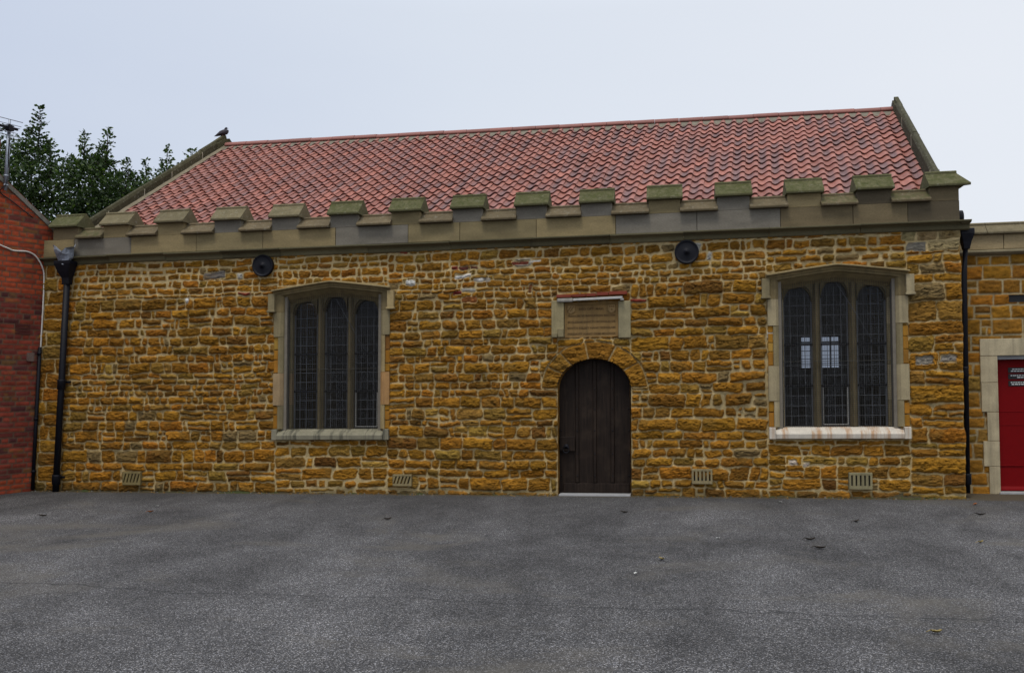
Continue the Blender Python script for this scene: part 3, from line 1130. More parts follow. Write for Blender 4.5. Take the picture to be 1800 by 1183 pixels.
    # glass and leads
    for (la, lb, spz, rise) in lights:
        b = MB()
        rg_ = random.Random(int(la * 100) + kind)
        for i in range(4):
            for k in range(15):
                xa_, xb_ = cx + la + (lb - la) * i / 4, cx + la + (lb - la) * (i + 1) / 4
                za_, zb_ = .925 + .135 * k, min(.925 + .135 * (k + 1), spz + rise)
                if za_ >= zb_: continue
                t1, t2 = rg_.uniform(-.0022, .0022), rg_.uniform(-.003, .003)
                b.add([(xa_, .214 - t1 - t2, za_), (xb_, .214 + t1 - t2, za_), (xb_, .214 + t1 + t2, zb_), (xa_, .214 - t1 + t2, zb_)], [(0, 1, 2, 3)])
        part('glazing', b, M['glass'], win)
    b = MB()
    r2 = random.Random(3 + kind)
    for li, (la, lb, spz, rise) in enumerate(lights):
        for k in range(1, 4):
            x = cx + la + (lb - la) * k / 4
            b.box(x - .0035, x + .0035, .205, .211, .93, spz + rise * .85)
        for k in range(1, 14):
            z = .93 + k * .135
            if z < spz + rise * .6:
                b.box(cx + la, cx + lb, .204, .210, z - .0035, z + .0035)
        for x in (cx + la + .012, cx + lb - .012):
            b.box(x - .010, x + .010, .198, .212, .93, spz + .02)
    part('lead_cames', b, M['lead'], win)
    for (la, lb, spz, rise_) in lights:
        for z in (1.47, 2.02):
            b = MB()
            b.box(cx + la, cx + lb, .185, .203, z - .014, z + .014)
            part('saddle_bar', b, M['iron'], win)
    # opening casement with a pale edge
    b = MB()
    la, lb = lights[2 if kind == 0 else 1][:2]
    x0, x1, z0, z1 = cx + la + .022, cx + lb - .022, .945, 1.44
    w = .009
    b.box(x0, x0 + w, .17, .20, z0, z1); b.box(x1 - w, x1, .17, .20, z0, z1)
    b.box(x0 + w, x1 - w, .17, .20, z0, z0 + w * 1.4)
    part('casement', b, M['slate'], win)
    # wire guard in front of the lights
    b = MB()
    gx0, gx1, gz0, gz1 = cx - .69, cx + .69, .905, 2.70
    y = .060
    wr = .0016
    n = int((gx1 - gx0) / .0285)
    for k in range(n + 1):
        x = gx0 + (gx1 - gx0) * k / n
        zz = min(zt(x - cx) - .10, 2.95)
        b.box(x - wr, x + wr, y - wr, y + wr, gz0, zz)
    z = gz0
    while z < 2.86:
        hw = .69 if z < 2.74 else .69 * max(.1, 1 - (z - 2.74) / .16)
        b.box(cx - hw, cx + hw, y - 3 * wr, y - wr, z - wr, z + wr)
        z += .0285
    for x in (gx0, gx1):
        b.box(x - .006, x + .006, y - .008, y + .008, gz0, 2.72)
    for z in (gz0, 1.79):
        b.box(gx0, gx1, y - .010, y + .006, z - .005, z + .005)
    part('wire_guard', b, M['wire'], win)
    # cord that works the casement
    b = MB()
    b.tube([(cx + .02, .085, 2.83), (cx + .30, .085, 2.35), (cx + .46, .09, 2.06)], .0035, 5)
    part('pull_cord', b, M['lead'], win)
    return win


def sill_mat(name, stain, amt):
    m = attr_mat(name, .85, .16, 8, 70, .4, .003, moss=True)
    nt = m.node_tree
    n = N(nt)
    bs = nt.nodes['Principled BSDF']
    src = bs.inputs['Base Color'].links[0].from_socket
    tc = n('ShaderNodeTexCoord').outputs['Object']
    st = n.noise(n.scaled(tc, (11, 2, .5)), 1.0, 4, .7)
    n.l(n.mix(n.ramp(st, [(.50, 0), (.66, amt)]), src, stain), bs.inputs['Base Color'])
    return m


M['sill0'] = sill_mat('weathered sill', (.03, .03, .022), .85)
M['sill1'] = sill_mat('rust streaked sill', (.34, .16, .05), .75)
for cx, kind in WIN:
    w = window(cx, kind)
    w['label'] = 'three-light mullioned window with weathered grey sill' if kind == 0 else 'three-light mullioned window with pale rust-streaked sill'

# ---- plank door
b = MB()
yd = .135
edges = [-DA + .004, -.245, .0, .245, DA - .004]
nn = 10
for a, c in zip(edges[:-1], edges[1:]):
    xs = np.linspace(a + .003, c - .003, nn)
    for i in range(nn - 1):
        h = [DS + DB * math.sqrt(max(0, 1 - (x / DA) ** 2)) - .006 for x in (xs[i], xs[i + 1])]
        b.add([(DX + xs[i], yd, .02), (DX + xs[i + 1], yd, .02), (DX + xs[i + 1], yd, h[1]), (DX + xs[i], yd, h[0])], [(0, 1, 2, 3)])
b.box(DX - DA, DX + DA, yd + .02, yd + .05, .02, DS)
ring_ = [(DX + DA * math.cos(t), DS + DB * math.sin(t)) for t in np.linspace(0, math.pi, 25)]
b.prism([(x, yd + .02, z) for x, z in ring_], [(x, yd + .05, z) for x, z in ring_])
door = part('door', b, M['oak'], hall)
for x in (-.245, .0, .245):
    b = MB()
    h = DS + DB * math.sqrt(1 - (x / DA) ** 2) - .02
    b.prism([(DX + x - .03, yd, .17), (DX + x - .018, yd - .022, .17), (DX + x + .018, yd - .022, .17), (DX + x + .03, yd, .17)],
            [(DX + x - .03, yd, h), (DX + x - .018, yd - .022, h), (DX + x + .018, yd - .022, h), (DX + x + .03, yd, h)])
    part('cover_strip', b, M['oak'], door)
for x in (-.47, -.245, 0, .245, .47):
    for z in (.26, .56, .88, 1.18, 1.46):
        if abs(x) > .4 and z > 1.4: continue
        b = MB()
        yy = yd - (.022 if abs(x) < .4 else 0)
        rr = [(.011, 0), (.009, .006), (.004, .009)]
        rings = [[(DX + x + q * math.cos(TAU * k / 8), yy - p, z + q * math.sin(TAU * k / 8)) for k in range(8)] for q, p in rr]
        b.loft(rings)
        part('nail_head', b, M['iron'], door)
b = MB()
b.box(DX - DA + .07, DX + DA - .03, yd - .028, yd + .01, .025, .155)
part('bottom_rail', b, M['oak'], door, .006)
b = MB()
b.box(DX - .485, DX - .275, yd - .045, yd, .60, .80)
part('lock_case', b, M['oak'], door, .006)
b = MB()
hx_, hz_ = DX - .395, .635
b.loft([[(hx_ + r * math.cos(TAU * k / 12), yd - y, hz_ + .03 + r * math.sin(TAU * k / 12)) for k in range(12)] for r, y in ((.036, .045), (.034, .052), (.018, .058), (.016, .07))])
b.tube([(hx_ + .042 * math.sin(t), yd - .072, hz_ - .012 + .045 * math.cos(t)) for t in np.linspace(0, TAU, 19)], .0085, 6)
part('handle', b, M['iron'], door)
b = MB()
b.box(DX - DA + .02, DX + DA - .01, -.07, .22, -.02, .022)
part('threshold', b, M['threshold'], hall, .008)

# ------------------------------------------------------------------ inscribed tablet over the door
tab = thing('wall_tablet', 'carved tan stone tablet with Latin inscription set above the oak door', 'plaque', (-1.106, -.03, 2.16))
b = MB().color(.235, .145, .055)
x0, x1, z0, z1 = -1.478, -.735, 2.155, 2.675
b.box(x0, x1, .010, .06, z0, z1)
for (a, c, d, e) in ((x0, x1, z0, z0 + .03), (x0, x1, z1 - .05, z1), (x0, x0 + .028, z0 + .03, z1 - .05), (x1 - .028, x1, z0 + .03, z1 - .05)):
    b.box(a, c, -.004, .010, d, e)
part('panel', b, M['surround'], tab, .003)
for s, xa, xb in ((0, -1.657, -1.482), (1, -.731, -.563)):
    b = MB().color(*((.27, .225, .12) if s == 0 else (.25, .215, .125)))
    b.box(xa, xb, -.050, .05, 2.175 if s == 0 else 2.15, 2.69 if s == 0 else 2.66)
    if s == 0:
        b.color(.20, .165, .09).box(xb - .085, xb - .002, -.085, -.048, 2.175, 2.30)
        b.box(xa + .01, xb - .09, -.105, -.048, 2.172, 2.235)
    part('side_stone', b, M['surround'], tab, .012, 3)
b = MB()
b.prism([(-1.345, .0, 2.690), (-1.345, -.115, 2.672), (-1.345, -.115, 2.700), (-1.345, .0, 2.722)], [(-.672, .0, 2.700), (-.672, -.115, 2.684), (-.672, -.115, 2.712), (-.672, .0, 2.735)])
b.box(-.70, -.655, -.11, .0, 2.665, 2.690)
part('ledge', b, M['slate'], tab, .004)
b = MB().color(.30, .28, .24)
b.box(-1.575, -1.352, -.085, .0, 2.662, 2.715)
part('corbel', b, M['surround'], tab, .014)
b = MB()
bx = [-1.585, -1.37, -1.17, -1.03, -.86, -.605]
for i, (a, c) in enumerate(zip(bx[:-1], bx[1:])):
    k = rng.uniform(.7, 1.2)
    dz = (0, .004, .008, .016, .022)[i]
    b.color(.17 * k, .038 * k, .022 * k).box(a + .004, c - .004, -.075 - rng.uniform(0, .015), 0, 2.724 + dz, 2.762 + dz + rng.uniform(0, .008))
part('brick_course', b, M['brick'], tab, .005)
for (sx, kk) in ((-1.385, 0), (-.825, 1)):
    b = MB()
    sh = [(-.05, .055), (.05, .055), (.05, -.02), (.03, -.045), (0, -.058), (-.03, -.045), (-.05, -.02)]
    zc = 2.562
    b.color(.27, .175, .075)
    b.prism([(sx + p, -.006, zc + q) for p, q in sh], [(sx + p, .011, zc + q) for p, q in sh])
    b.color(.13, .075, .028)
    if kk == 0:
        for o in (-.02, .015):
            b.rod((sx - .03 + o, -.009, zc - .025), (sx + .02 + o, -.009, zc + .04), .008)
    else:
        for (p, q) in ((-.025, .03), (.025, .03), (0, -.012), (0, .028)):
            b.box(sx + p - .009, sx + p + .009, -.010, -.005, zc + q - .008, zc + q + .008)
    part('carved_shield', b, M['surround'], tab, .002)
txt = [('DEO OPT: MAX:', .045, 2.565, .34), ('FRANCISCVS RAWLINSON RECTOR', .040, 2.472, .66), ('ECCLESIAE SANCTI NICHOLAI DE', .040, 2.388, .66),
       ('SOVTH KELSEY HANC SCHOLAM', .040, 2.305, .66), ('FVNDAVIT ANNO DOM MDCXXX', .040, 2.222, .66)]
dg = bpy.context.evaluated_depsgraph_get()
for s, size, z, wid in txt:
    cu = bpy.data.curves.new('inscription', 'FONT')
    cu.body = s; cu.size = size; cu.align_x = 'CENTER'; cu.extrude = .0022; cu.offset = .0012; cu.resolution_u = 2
    to = bpy.data.objects.new('inscription', cu)
    link(to)
    bpy.context.view_layer.update()
    me = to.evaluated_get(bpy.context.evaluated_depsgraph_get()).to_mesh()
    vx = [v.co for v in me.vertices]
    w = max(v.x for v in vx) - min(v.x for v in vx)
    sx = wid / w
    mbt = MB().color(.095, .055, .020)
    mbt.add([(-1.106 + v.x * sx, .0085 - v.z, z - size * .35 + v.y) for v in vx], [tuple(p.vertices) for p in me.polygons])
    bpy.data.objects.remove(to)
    bpy.data.curves.remove(cu)
    part('inscription_line', mbt, M['litter'], tab)

# ------------------------------------------------------------------ iron pattress plates
def plate_mesh():
    b = MB()
    prof = [(.0, -.066), (.016, -.066), (.018, -.052), (.034, -.050), (.038, -.040), (.055, -.036), (.120, -.026), (.138, -.028), (.146, -.038), (.158, -.038), (.163, -.028), (.163, .02)]
    rings = [[(r * math.cos(TAU * k / 40), y, r * math.sin(TAU * k / 40)) for k in range(40)] for r, y in prof if r > 0]
    b.loft(rings, True, True)
    return mesh_of('wall_plate', b, M['iron'], slope=False)


pm = plate_mesh()
for (x, z, lab) in ((-5.947, 3.329, 'round black iron wall plate above the grey-silled window'), (.198, 3.30, 'round black iron wall plate right of the inscribed tablet')):
    o = bpy.data.objects.new('wall_plate', pm)
    link(o)
    o.location = (x, -.03, z + gz(x))
    tag(o, lab, 'wall plate', 'round iron wall plates')
    bm = MB()
    bm.loft([[(r * math.cos(TAU * k / 8), y, r * math.sin(TAU * k / 8)) for k in range(8)] for r, y in ((.014, -.062), (.014, -.075), (.008, -.080))], True)
    c = bpy.data.objects.new('bolt', mesh_of('bolt', bm, M['iron'], slope=False))
    link(c, o)

# ------------------------------------------------------------------ air bricks
VENT = [(-7.99, .205, .295, .20, (.20, .155, .065), 'stone air vent low on the wall beside the left drainpipe', 'worn'),
        (-3.79, .20, .275, .165, (.24, .19, .095), 'pale stone air vent low on the wall, between window and door', 'worn'),
        (.372, .275, .27, .20, (.25, .20, .105), 'square stone air vent just right of the oak door', 'new'),
        (2.389, .226, .29, .215, (.23, .20, .11), 'stone air vent under the window with the rust-streaked sill', 'new')]
for (x, z, w, h, c, lab, st) in VENT:
    t = thing('air_vent', lab, 'air vent', (x, -.03, z - h / 2), 'stone air vents along the foot of the wall')
    b = MB().color(*c, .1)
    yf, yb = -.072, .01
    b.box(x - w / 2, x + w / 2, yf, yb, z + h * .34, z + h / 2)
    b.box(x - w / 2, x + w / 2, yf, yb, z - h / 2, z - h * .30)
    n = 5
    sw = .020
    pitch = w * .74 / (n - 1)
    xs = [x - w * .37 + pitch * k for k in range(n)]
    edges = [x - w / 2] + [e for q in xs for e in (q - sw / 2, q + sw / 2)] + [x + w / 2]
    lean = .018 if st == 'worn' else 0
    for k in range(0, len(edges), 2):
        a, e = edges[k], edges[k + 1]
        l0 = lean if k > 0 else 0
        l1 = lean if k + 2 < len(edges) else 0
        b.prism([(a - l0, yf, z - h * .30), (e - l1, yf, z - h * .30), (e - l1, yb, z - h * .30), (a - l0, yb, z - h * .30)],
                [(a + l0, yf, z + h * .34), (e + l1, yf, z + h * .34), (e + l1, yb, z + h * .34), (a + l0, yb, z + h * .34)])
    part('grille', b, M['surround'], t, .004)
    b = MB()
    b.box(x - w / 2 + .01, x + w / 2 - .01, yf + .045, yf + .051, z - h * .3, z + h * .34)
    part('duct_back', b, M['black_sign'], t)

# ------------------------------------------------------------------ drainpipes
t = thing('drainpipe', 'black cast-iron drainpipe with hopper head on the left end of the hall', 'drainpipe', (-9.21, -.1, 0))
b = MB()
top, bot = Vector((-9.115, -.095, 3.24)), Vector((-9.225, -.095, .0))
b.tube([top, bot], .047, 14)
pipe = part('pipe', b, M['iron'], t)
for z in (1.62, .18):
    b = MB()
    p = bot.lerp(top, z / 3.24)
    u = (top - bot).normalized()
    b.tube([p - u * .075, p - u * .07, p + u * .05, p + u * .075], [.050, .060, .060, .066], 14)
    b.box(p.x - .095, p.x + .095, -.05, -.005, p.z + .02, p.z + .05)
    part('pipe_socket', b, M['iron'], t)
b = MB()


def rrect(cx, cy, hx, hy, z):
    return [(cx - hx, cy - hy, z), (cx + hx, cy - hy, z), (cx + hx, cy + hy, z), (cx - hx, cy + hy, z)]


b.loft([rrect(-9.115, -.095, .055, .05, 3.14), rrect(-9.115, -.095, .06, .055, 3.24), rrect(-9.125, -.11, .095, .075, 3.33), rrect(-9.13, -.12, .135, .10, 3.455), rrect(-9.13, -.12, .135, .10, 3.50), rrect(-9.13, -.12, .12, .085, 3.50), rrect(-9.13, -.12, .10, .07, 3.42)], False)
part('hopper_head', b, M['iron'], t, .008)
# crumpled lining in the hopper
b = MB()
n = 14
r4 = random.Random(5)
G = [[None] * n for _ in range(5)]
for i in range(5):
    for k in range(n):
        a = TAU * k / (n - 1)
        rr = .07 + .020 * i + r4.uniform(-.022, .026)
        zz = 3.46 + .058 * i + r4.uniform(-.035, .035) + (.05 * math.sin(a * 2 + 1) if i > 2 else 0)
        G[i][k] = (-9.13 + rr * 1.05 * math.cos(a), -.155 + rr * .8 * math.sin(a), zz)
    G[i][-1] = G[i][0]
A = np.array(G)
b.grid(A[..., 0], A[..., 1], A[..., 2], smooth=False)
solo('hopper_lining', b, M['sheet'], 'crumpled grey plastic lining sticking out of the black hopper head', 'plastic sheet', (-9.13, -.15, 3.46))

t = thing('drainpipe', 'slim black drainpipe in the corner between hall and lower wing', 'drainpipe', (3.745, .13, 0))
b = MB()
b.tube([(3.785, .12, 3.30), (3.76, .12, 2.9), (3.735, .12, .06)], .034, 12)
part('pipe', b, M['iron'], t)
for z in (1.62, .24):
    b = MB()
    b.tube([(3.742, .12, z - .07), (3.742, .12, z - .06), (3.742, .12, z + .05), (3.742, .12, z + .07)], [.036, .043, .043, .047], 12)
    part('pipe_socket', b, M['iron'], t)
b = MB()
b.loft([rrect(3.79, .13, .036, .05, 3.22), rrect(3.79, .13, .055, .07, 3.32), rrect(3.79, .13, .085, .10, 3.42), rrect(3.79, .13, .085, .10, 3.49)], False)
part('hopper_head', b, M['iron'], t, .01)
b = MB()
b.loft([[(3.70 + k * .022, .25 + .09 * math.cos(a), 3.66 + (.10 if k else .10) * math.sin(a)) for a in np.linspace(0, TAU, 14, endpoint=False)] for k in range(5)], True)
part('lead_outlet', b, M['iron'], t)

# ------------------------------------------------------------------ lower wing on the right
AY = .60
wing = thing('stone_wing', 'lower stone wing set back at the right end with a red door', 'building', (5, AY, 0))
AX0, AX1 = 3.66, 6.6
DOX0, DOX1 = 4.283, 5.25
R = []
rng.seed(77)
R += courses(AX0, AX1, -.1, 3.3, .13, .22, .17, .36, .12, odd=False, hs=(.010, .022), rc=(.006, .02))
X, Z, H, C = sheet(AX0, AX1, -.09, 3.20, .0125, R, 40, (.40, .32, .18), joint=.009, jvar=.004, warp=.007, rough=.007, bed=.006)
H = np.minimum(H, .03)
P = np.stack([X, AY - H, Z], -1)
xc, zc = (X[:-1, :-1] + X[1:, 1:]) / 2, (Z[:-1, :-1] + Z[1:, 1:]) / 2
keep = ~((xc > DOX0 - .06) & (xc < DOX1 + .06) & (zc < 1.95))
keep &= ~((xc > 4.445) & (xc < 4.68) & (zc > 2.545) & (zc < 2.655))
sheet_mesh('squared_wall', P, C * .80, keep, M['annex'], wing)
b = MB().color(.28, .16, .04)
b.box(AX0, DOX0 - .05, AY + .01, AY + .30, -.1, 3.2); b.box(DOX1 + .05, AX1, AY + .01, AY + .30, -.1, 3.2)
b.box(DOX0 - .05, DOX1 + .05, AY + .01, AY + .30, 2.06, 2.5); b.box(DOX0 - .05, DOX1 + .05, AY + .01, AY + .30, 2.70, 3.2)
b.box(AX0, AX1, AY + .30, 4.2, -.1, 3.2)
part('wing_core', b, M['annex'], wing)
b = MB().color(.40, .335, .215)
zj = [-.05, .545, 1.085, 1.478, 1.835]
zj = [-.05, .36, .70, 1.085, 1.478, 1.835]
wj = [.135, .20, .145, .21, .215]
for s in (-1, 1):
    b = MB()
    for i, (a, c) in enumerate(zip(zj[:-1], zj[1:])):
        k = rng.uniform(.92, 1.06)
        b.color(.40 * k, .335 * k, .215 * k)
        if s < 0: b.box(DOX0 - wj[i], DOX0, AY - .028, AY + .16, a + .002, c - .002)
        else: b.box(DOX1, DOX1 + wj[i], AY - .028, AY + .16, a + .002, c - .002)
    part('door_jamb', b, M['surround'], wing, .006)
b = MB().color(.42, .355, .23)
b.box(DOX0 - .215, DOX1 + .215, AY - .030, AY + .16, 1.837, 2.065)
part('lintel', b, M['surround'], wing, .006)
b = MB()
for a, c, z0, z1 in ((3.70, 4.40, 3.27, 3.47), (4.403, 5.2, 3.27, 3.47), (5.203, 6.6, 3.27, 3.47)):
    k = rng.uniform(.9, 1.08)
    b.color(.26 * k, .20 * k, .11 * k)
    b.box(a + .002, c - .002, AY - .02, AY + .25, z0, z1)
part('parapet_band', b, M['dressed'], wing, .005)
b = MB()
for a, c in ((3.72, 4.18), (4.186, 5.1), (5.106, 6.6)):
    k = rng.uniform(.85, 1.1)
    b.color(.20 * k, .165 * k, .10 * k, .2)
    pr = [(.0, 3.47), (-.075, 3.475), (-.08, 3.50), (.01, 3.60), (.0, 3.625), (.03, 3.645), (.12, 3.645), (.28, 3.50), (.28, 3.47)]
    b.prism([(a, AY + p, q) for p, q in pr], [(c, AY + p, q) for p, q in pr])
part('parapet_coping', b, M['cap'], wing, .006)
b = MB().color(.19, .16, .10, .15)
pr = [(-.01, 3.19), (-.045, 3.20), (-.085, 3.225), (-.085, 3.245), (.0, 3.272), (.1, 3.272), (.1, 3.19)]
b.prism([(AX0 + .03, AY + p, q) for p, q in pr], [(AX1, AY + p, q) for p, q in pr])
part('string_course', b, M['dressed'], wing, .004)
b = MB()
b.box(4.44, 4.685, AY + .03, AY + .05, 2.54, 2.66)
part('duct_opening', b, M['black_sign'], wing)
yd2 = AY + .13
b = MB()
b.box(DOX0 + .002, DOX1 - .002, yd2, yd2 + .04, .03, 1.785)
for z0, z1 in ((.03, .34), (.352, .545), (.80, .98)):
    pass
rd = part('red_door', b, M['paint_red'], wing, .003)
for z in (.36, .905, 1.085):
    b = MB()
    d = .012 if z < .5 else .004
    b.box(DOX0 + .012 + (.0 if z < .5 else .04), DOX1 - .012, yd2 - d, yd2, z - .006, z + .006)
    part('moulding', b, M['paint_red'], rd, .002)
b = MB()
b.prism([(DOX0 + .004, yd2 - .035, .045), (DOX0 + .004, yd2, .085), (DOX0 + .004, yd2, .03), (DOX0 + .004, yd2 - .035, .03)], [(DOX1 - .004, yd2 - .035, .045), (DOX1 - .004, yd2, .085), (DOX1 - .004, yd2, .03), (DOX1 - .004, yd2 - .035, .03)])
part('weather_bar', b, M['paint_red'], rd)
b = MB()
b.box(DOX0, DOX1, AY + .02, yd2 + .03, 1.787, 1.836)
part('door_frame_head', b, M['threshold'], wing)
b = MB()
b.box(DOX0 - .02, DOX1 + .02, AY - .06, AY + .14, -.02, .022)
part('threshold', b, M['threshold'], wing, .006)
for i, (z, lab, lines) in enumerate(((1.640, 'black two-line notice on the red door, topmost of three', ((.03, .20, .014), (.015, .24, -.012))),
                                    (1.555, 'black two-line notice on the red door, middle of three', ((.01, .25, .014), (.09, .12, -.012))),
                                    (1.462, 'black two-line notice on the red door, lowest of three', ((.01, .25, .014), (.02, .22, -.012))))):
    x0 = 4.462
    t = thing('door_notice', lab, 'notice', (x0 + .14, yd2 - .006, z), 'black notices on the red door')
    b = MB()
    b.box(x0, x0 + .285, yd2 - .006, yd2 - .0005, z - .036, z + .036)
    part('notice_board', b, M['black_sign'], t, .002)
    b = MB()
    r5 = random.Random(i)
    for (dx, w, dz) in lines:
        x = x0 + .02 + dx
        xe = x + w
        while x < xe:
            ww = r5.choice((.02, .03, .04))
            b.box(x, min(x + ww, xe), yd2 - .0075, yd2 - .006, z + dz - .006, z + dz + .006)
            x += ww + .008
    part('lettering', b, M['white_sign'], t)

# ------------------------------------------------------------------ brick house on the left
W0 = Vector((-9.668, 0, 0))
WD = Vector((.3307, .9437, 0))          # along the wall, away from the camera
WN = Vector((WD.y, -WD.x, 0))           # out of the wall, towards the yard


LEAN = .027


def wp(s, z, out=0.0):
    p = W0 + WD * s + WN * out
    return (p.x + LEAN * z, p.y, z)


house = thing('brick_house', 'red brick house with a sloping gable verge beside the hall', 'house', (-10.6, -2.2, 0))
rng.seed(12)
S0, S1, SE = -5.6, .20, -2.85            # start, far eave, ridge position along the wall
VZ0, VSL = 4.126, .716                    # verge height at s=0 and its slope
R = []
z = -.1
row = 0
while z < 6.4:
    h = .0775
    header = (row % 4 == 3)
    x = S0 - .2 - (.06 if row % 2 else .12 if header else 0)
    while x < S1 + .2:
        w = .118 if header else .236
        q = rng.random()
        if z > 3.0 or z < .35: c = (.33, .058, .022) if q < .7 else (.25, .045, .022) if q < .9 else (.13, .032, .024)
        else: c = (.225, .042, .024) if q < .55 else (.15, .032, .024) if q < .85 else (.085, .026, .024)
        k = rng.uniform(.8, 1.15)
        R.append([x, x + w, z, z + h, (c[0] * k, c[1] * k, c[2] * k), rng.uniform(.006, .009), .003])
        x += w
    z += h
    row += 1
X, Z, H, C = sheet(S0, S1, -.09, 6.3, .0145, R, 90, (.115, .075, .05), joint=.0058, jvar=.002, warp=.003, rough=.002, bed=.001)
H = np.clip(H, 0, .012)
P = np.stack([W0.x + LEAN * Z + WD.x * X + WN.x * H, W0.y + WD.y * X + WN.y * H, Z - K * (W0.x + WD.x * X) + K * W0.x], -1)
xc, zc = (X[:-1, :-1] + X[1:, 1:]) / 2, (Z[:-1, :-1] + Z[1:, 1:]) / 2
vz = np.where(xc > SE, VZ0 - VSL * xc, VZ0 - VSL * SE - VSL * (SE - xc))
keep = zc < vz - .02
sheet_mesh('brick_wall', P, C, keep, M['brick'], house)


def vzs(s):
    return VZ0 - VSL * s if s > SE else VZ0 - VSL * SE - VSL * (SE - s)


def lev(p):
    return (p[0], p[1], p[2] - K * p[0] + K * W0.x)


b = MB().color(.16, .04, .025)
outl = [(S0, -.1), (S1 - .01, -.1), (S1 - .01, vzs(S1) - .03), (SE, vzs(SE) - .03), (S0, vzs(S0) - .03)]
b.prism([lev(wp(s, z, -.01)) for s, z in outl], [lev(wp(s, z, -5.0)) for s, z in outl])
part('house_body', b, M['brick'], house)
b = MB()
for (sa, sb) in ((S1 + .04, SE), (SE, S0 - .1)):
    lo, hi = min(sa, sb), max(sa, sb)
    q = [(sa, vzs(sa) + .01), (sb, vzs(sb) + .01), (sb, vzs(sb) + .06), (sa, vzs(sa) + .06)]
    b.prism([lev(wp(s, z, .0)) for s, z in q], [lev(wp(s, z, -5.1)) for s, z in q])
part('tiled_roof', b, M['rooftile'], house)
b = MB()
s = S1 + .03
while s > SE:
    s2 = max(s - rng.uniform(.16, .3), SE)
    k = rng.uniform(.45, 1.25)
    b.color(.20 * k, .185 * k, .155 * k, .2)
    o = .022 + rng.uniform(0, .010)
    q = [(s - .002, vzs(s) - .035), (s2 + .002, vzs(s2) - .035), (s2 + .002, vzs(s2) + .035), (s - .002, vzs(s) + .035)]
    b.prism([lev(wp(a, z, o)) for a, z in q], [lev(wp(a, z, -.06)) for a, z in q])
    s = s2
part('verge_mortar', b, M['surround'], house, .004)
b = MB().color(.20, .05, .03)
q = [(-.72, 4.55), (-.60, 4.55), (-.60, 4.78), (-.72, 4.78)]
for (sa, sb, za, zb, c) in ((-1.45, -.80, 4.5, 4.66, (.20, .045, .028)), (-1.47, -.775, 4.662, 4.705, (.42, .40, .35)), (-1.45, -.80, 4.707, 5.25, (.17, .042, .028))):
    b.color(*c)
    q = [(sa, za), (sb, za), (sb, zb), (sa, zb)]
    b.prism([lev(wp(s, z, .012)) for s, z in q], [lev(wp(s, z, -.5)) for s, z in q])
part('chimney', b, M['brick'], house, .004)
b = MB()
for k in range(4):
    z = 2.385 + k * .042
    q = [(-.425, z), (-.195, z), (-.195, z + .028), (-.425, z + .028)]
    b.color(.085, .026, .022)
    b.prism([lev(wp(s, zz, .016)) for s, zz in q], [lev(wp(s, zz, 0)) for s, zz in q])
part('air_brick', b, M['brick'], house)
b = MB().color(.16, .11, .09)
q = [(-.225, 1.98), (-.125, 1.98), (-.125, 2.11), (-.225, 2.11)]
b.prism([lev(wp(s, zz, .045)) for s, zz in q], [lev(wp(s, zz, 0)) for s, zz in q])
part('junction_box', b, M['surround'], house, .006)

# cable and conduit on the house
cab0 = [(-1.2, 3.90), (-.643, 3.697), (-.50, 3.655), (-.40, 3.63), (-.214, 3.642), (-.10, 3.615), (-.02, 3.55), (.05, 3.44), (.085, 3.30), (.080, 2.9), (.060, 2.4), (.050, 2.17)]


cab = [(s - .033 * z, z) for s, z in cab0]


def smooth_path(pts, k=5):
    out = []
    P = [Vector(p) for p in pts]
    for i in range(len(P) - 1):
        p0, p1, p2, p3 = P[max(i - 1, 0)], P[i], P[i + 1], P[min(i + 2, len(P) - 1)]
        for j in range(k):
            t = j / k
            out.append(.5 * ((2 * p1) + (-p0 + p2) * t + (2 * p0 - 5 * p1 + 4 * p2 - p3) * t * t + (-p0 + 3 * p1 - 3 * p2 + p3) * t ** 3))
    out.append(P[-1])
    return out


b = MB()
b.tube(smooth_path([lev(wp(s, z, .028)) for s, z in cab]), .0115, 8)
solo('wall_cable', b, M['white_pvc'], 'white cable curving across the red brick wall and down its corner', 'cable', (-9.6, -.05, 2.1))
t = thing('conduit', 'thin black conduit pipe running down the brick corner to the ground', 'conduit', (-9.62, -.02, 0))
b = MB()
b.tube([lev(wp(-.04, 2.20, .04)), lev(wp(-.045, 1.0, .04)), lev(wp(-.045, .02, .04))], .026, 10)
part('pipe', b, M['iron'], t)
for z in (2.10, 1.1, .3):
    b = MB()
    s = -.0445
    b.tube([lev(wp(s, z - .02, .04)), lev(wp(s, z + .02, .04))], .031, 10)
    part('clip', b, M['iron'], t)

# ------------------------------------------------------------------ aerial
t = thing('tv_aerial', 'silver television aerial on a pole at the brick gable', 'aerial', (-9.86, -.53, 4.55))
b = MB()
ps, z0, z1 = -.715, 4.50, 5.56
b.tube([lev(wp(ps, z0, .05)), lev(wp(ps + .01, z1 - .15, .05))], .026, 10)
b.tube([lev(wp(ps + .01, z1 - .20, .05)), lev(wp(ps + .012, z1 + .01, .05))], .017, 8)
part('pole', b, M['alu'], t)
b = MB()
for (dz, sa, sb, r) in ((-.005, -1.3, -.53, .006), (-.075, -1.3, -.55, .005), (-.11, -1.2, -.57, .005), (-.19, -1.2, -.60, .005), (-.24, -1.35, -.55, .006)):
    b.tube([lev(wp(sa, z1 + dz, .10)), lev(wp(sb, z1 + dz, .10))], r, 6)
part('elements', b, M['alu'], t)
b = MB()
b.rod(lev(wp(-1.4, z1 - .125, .08)), lev(wp(-.59, z1 - .125, .08)), .028, .03)
part('boom', b, M['iron'], t)
b = MB()
b.rod(lev(wp(-1.0, z1 - .30, .08)), lev(wp(-.745, z1 - .13, .08)), .018)
a = lev(wp(ps, z1 - .125, .06))
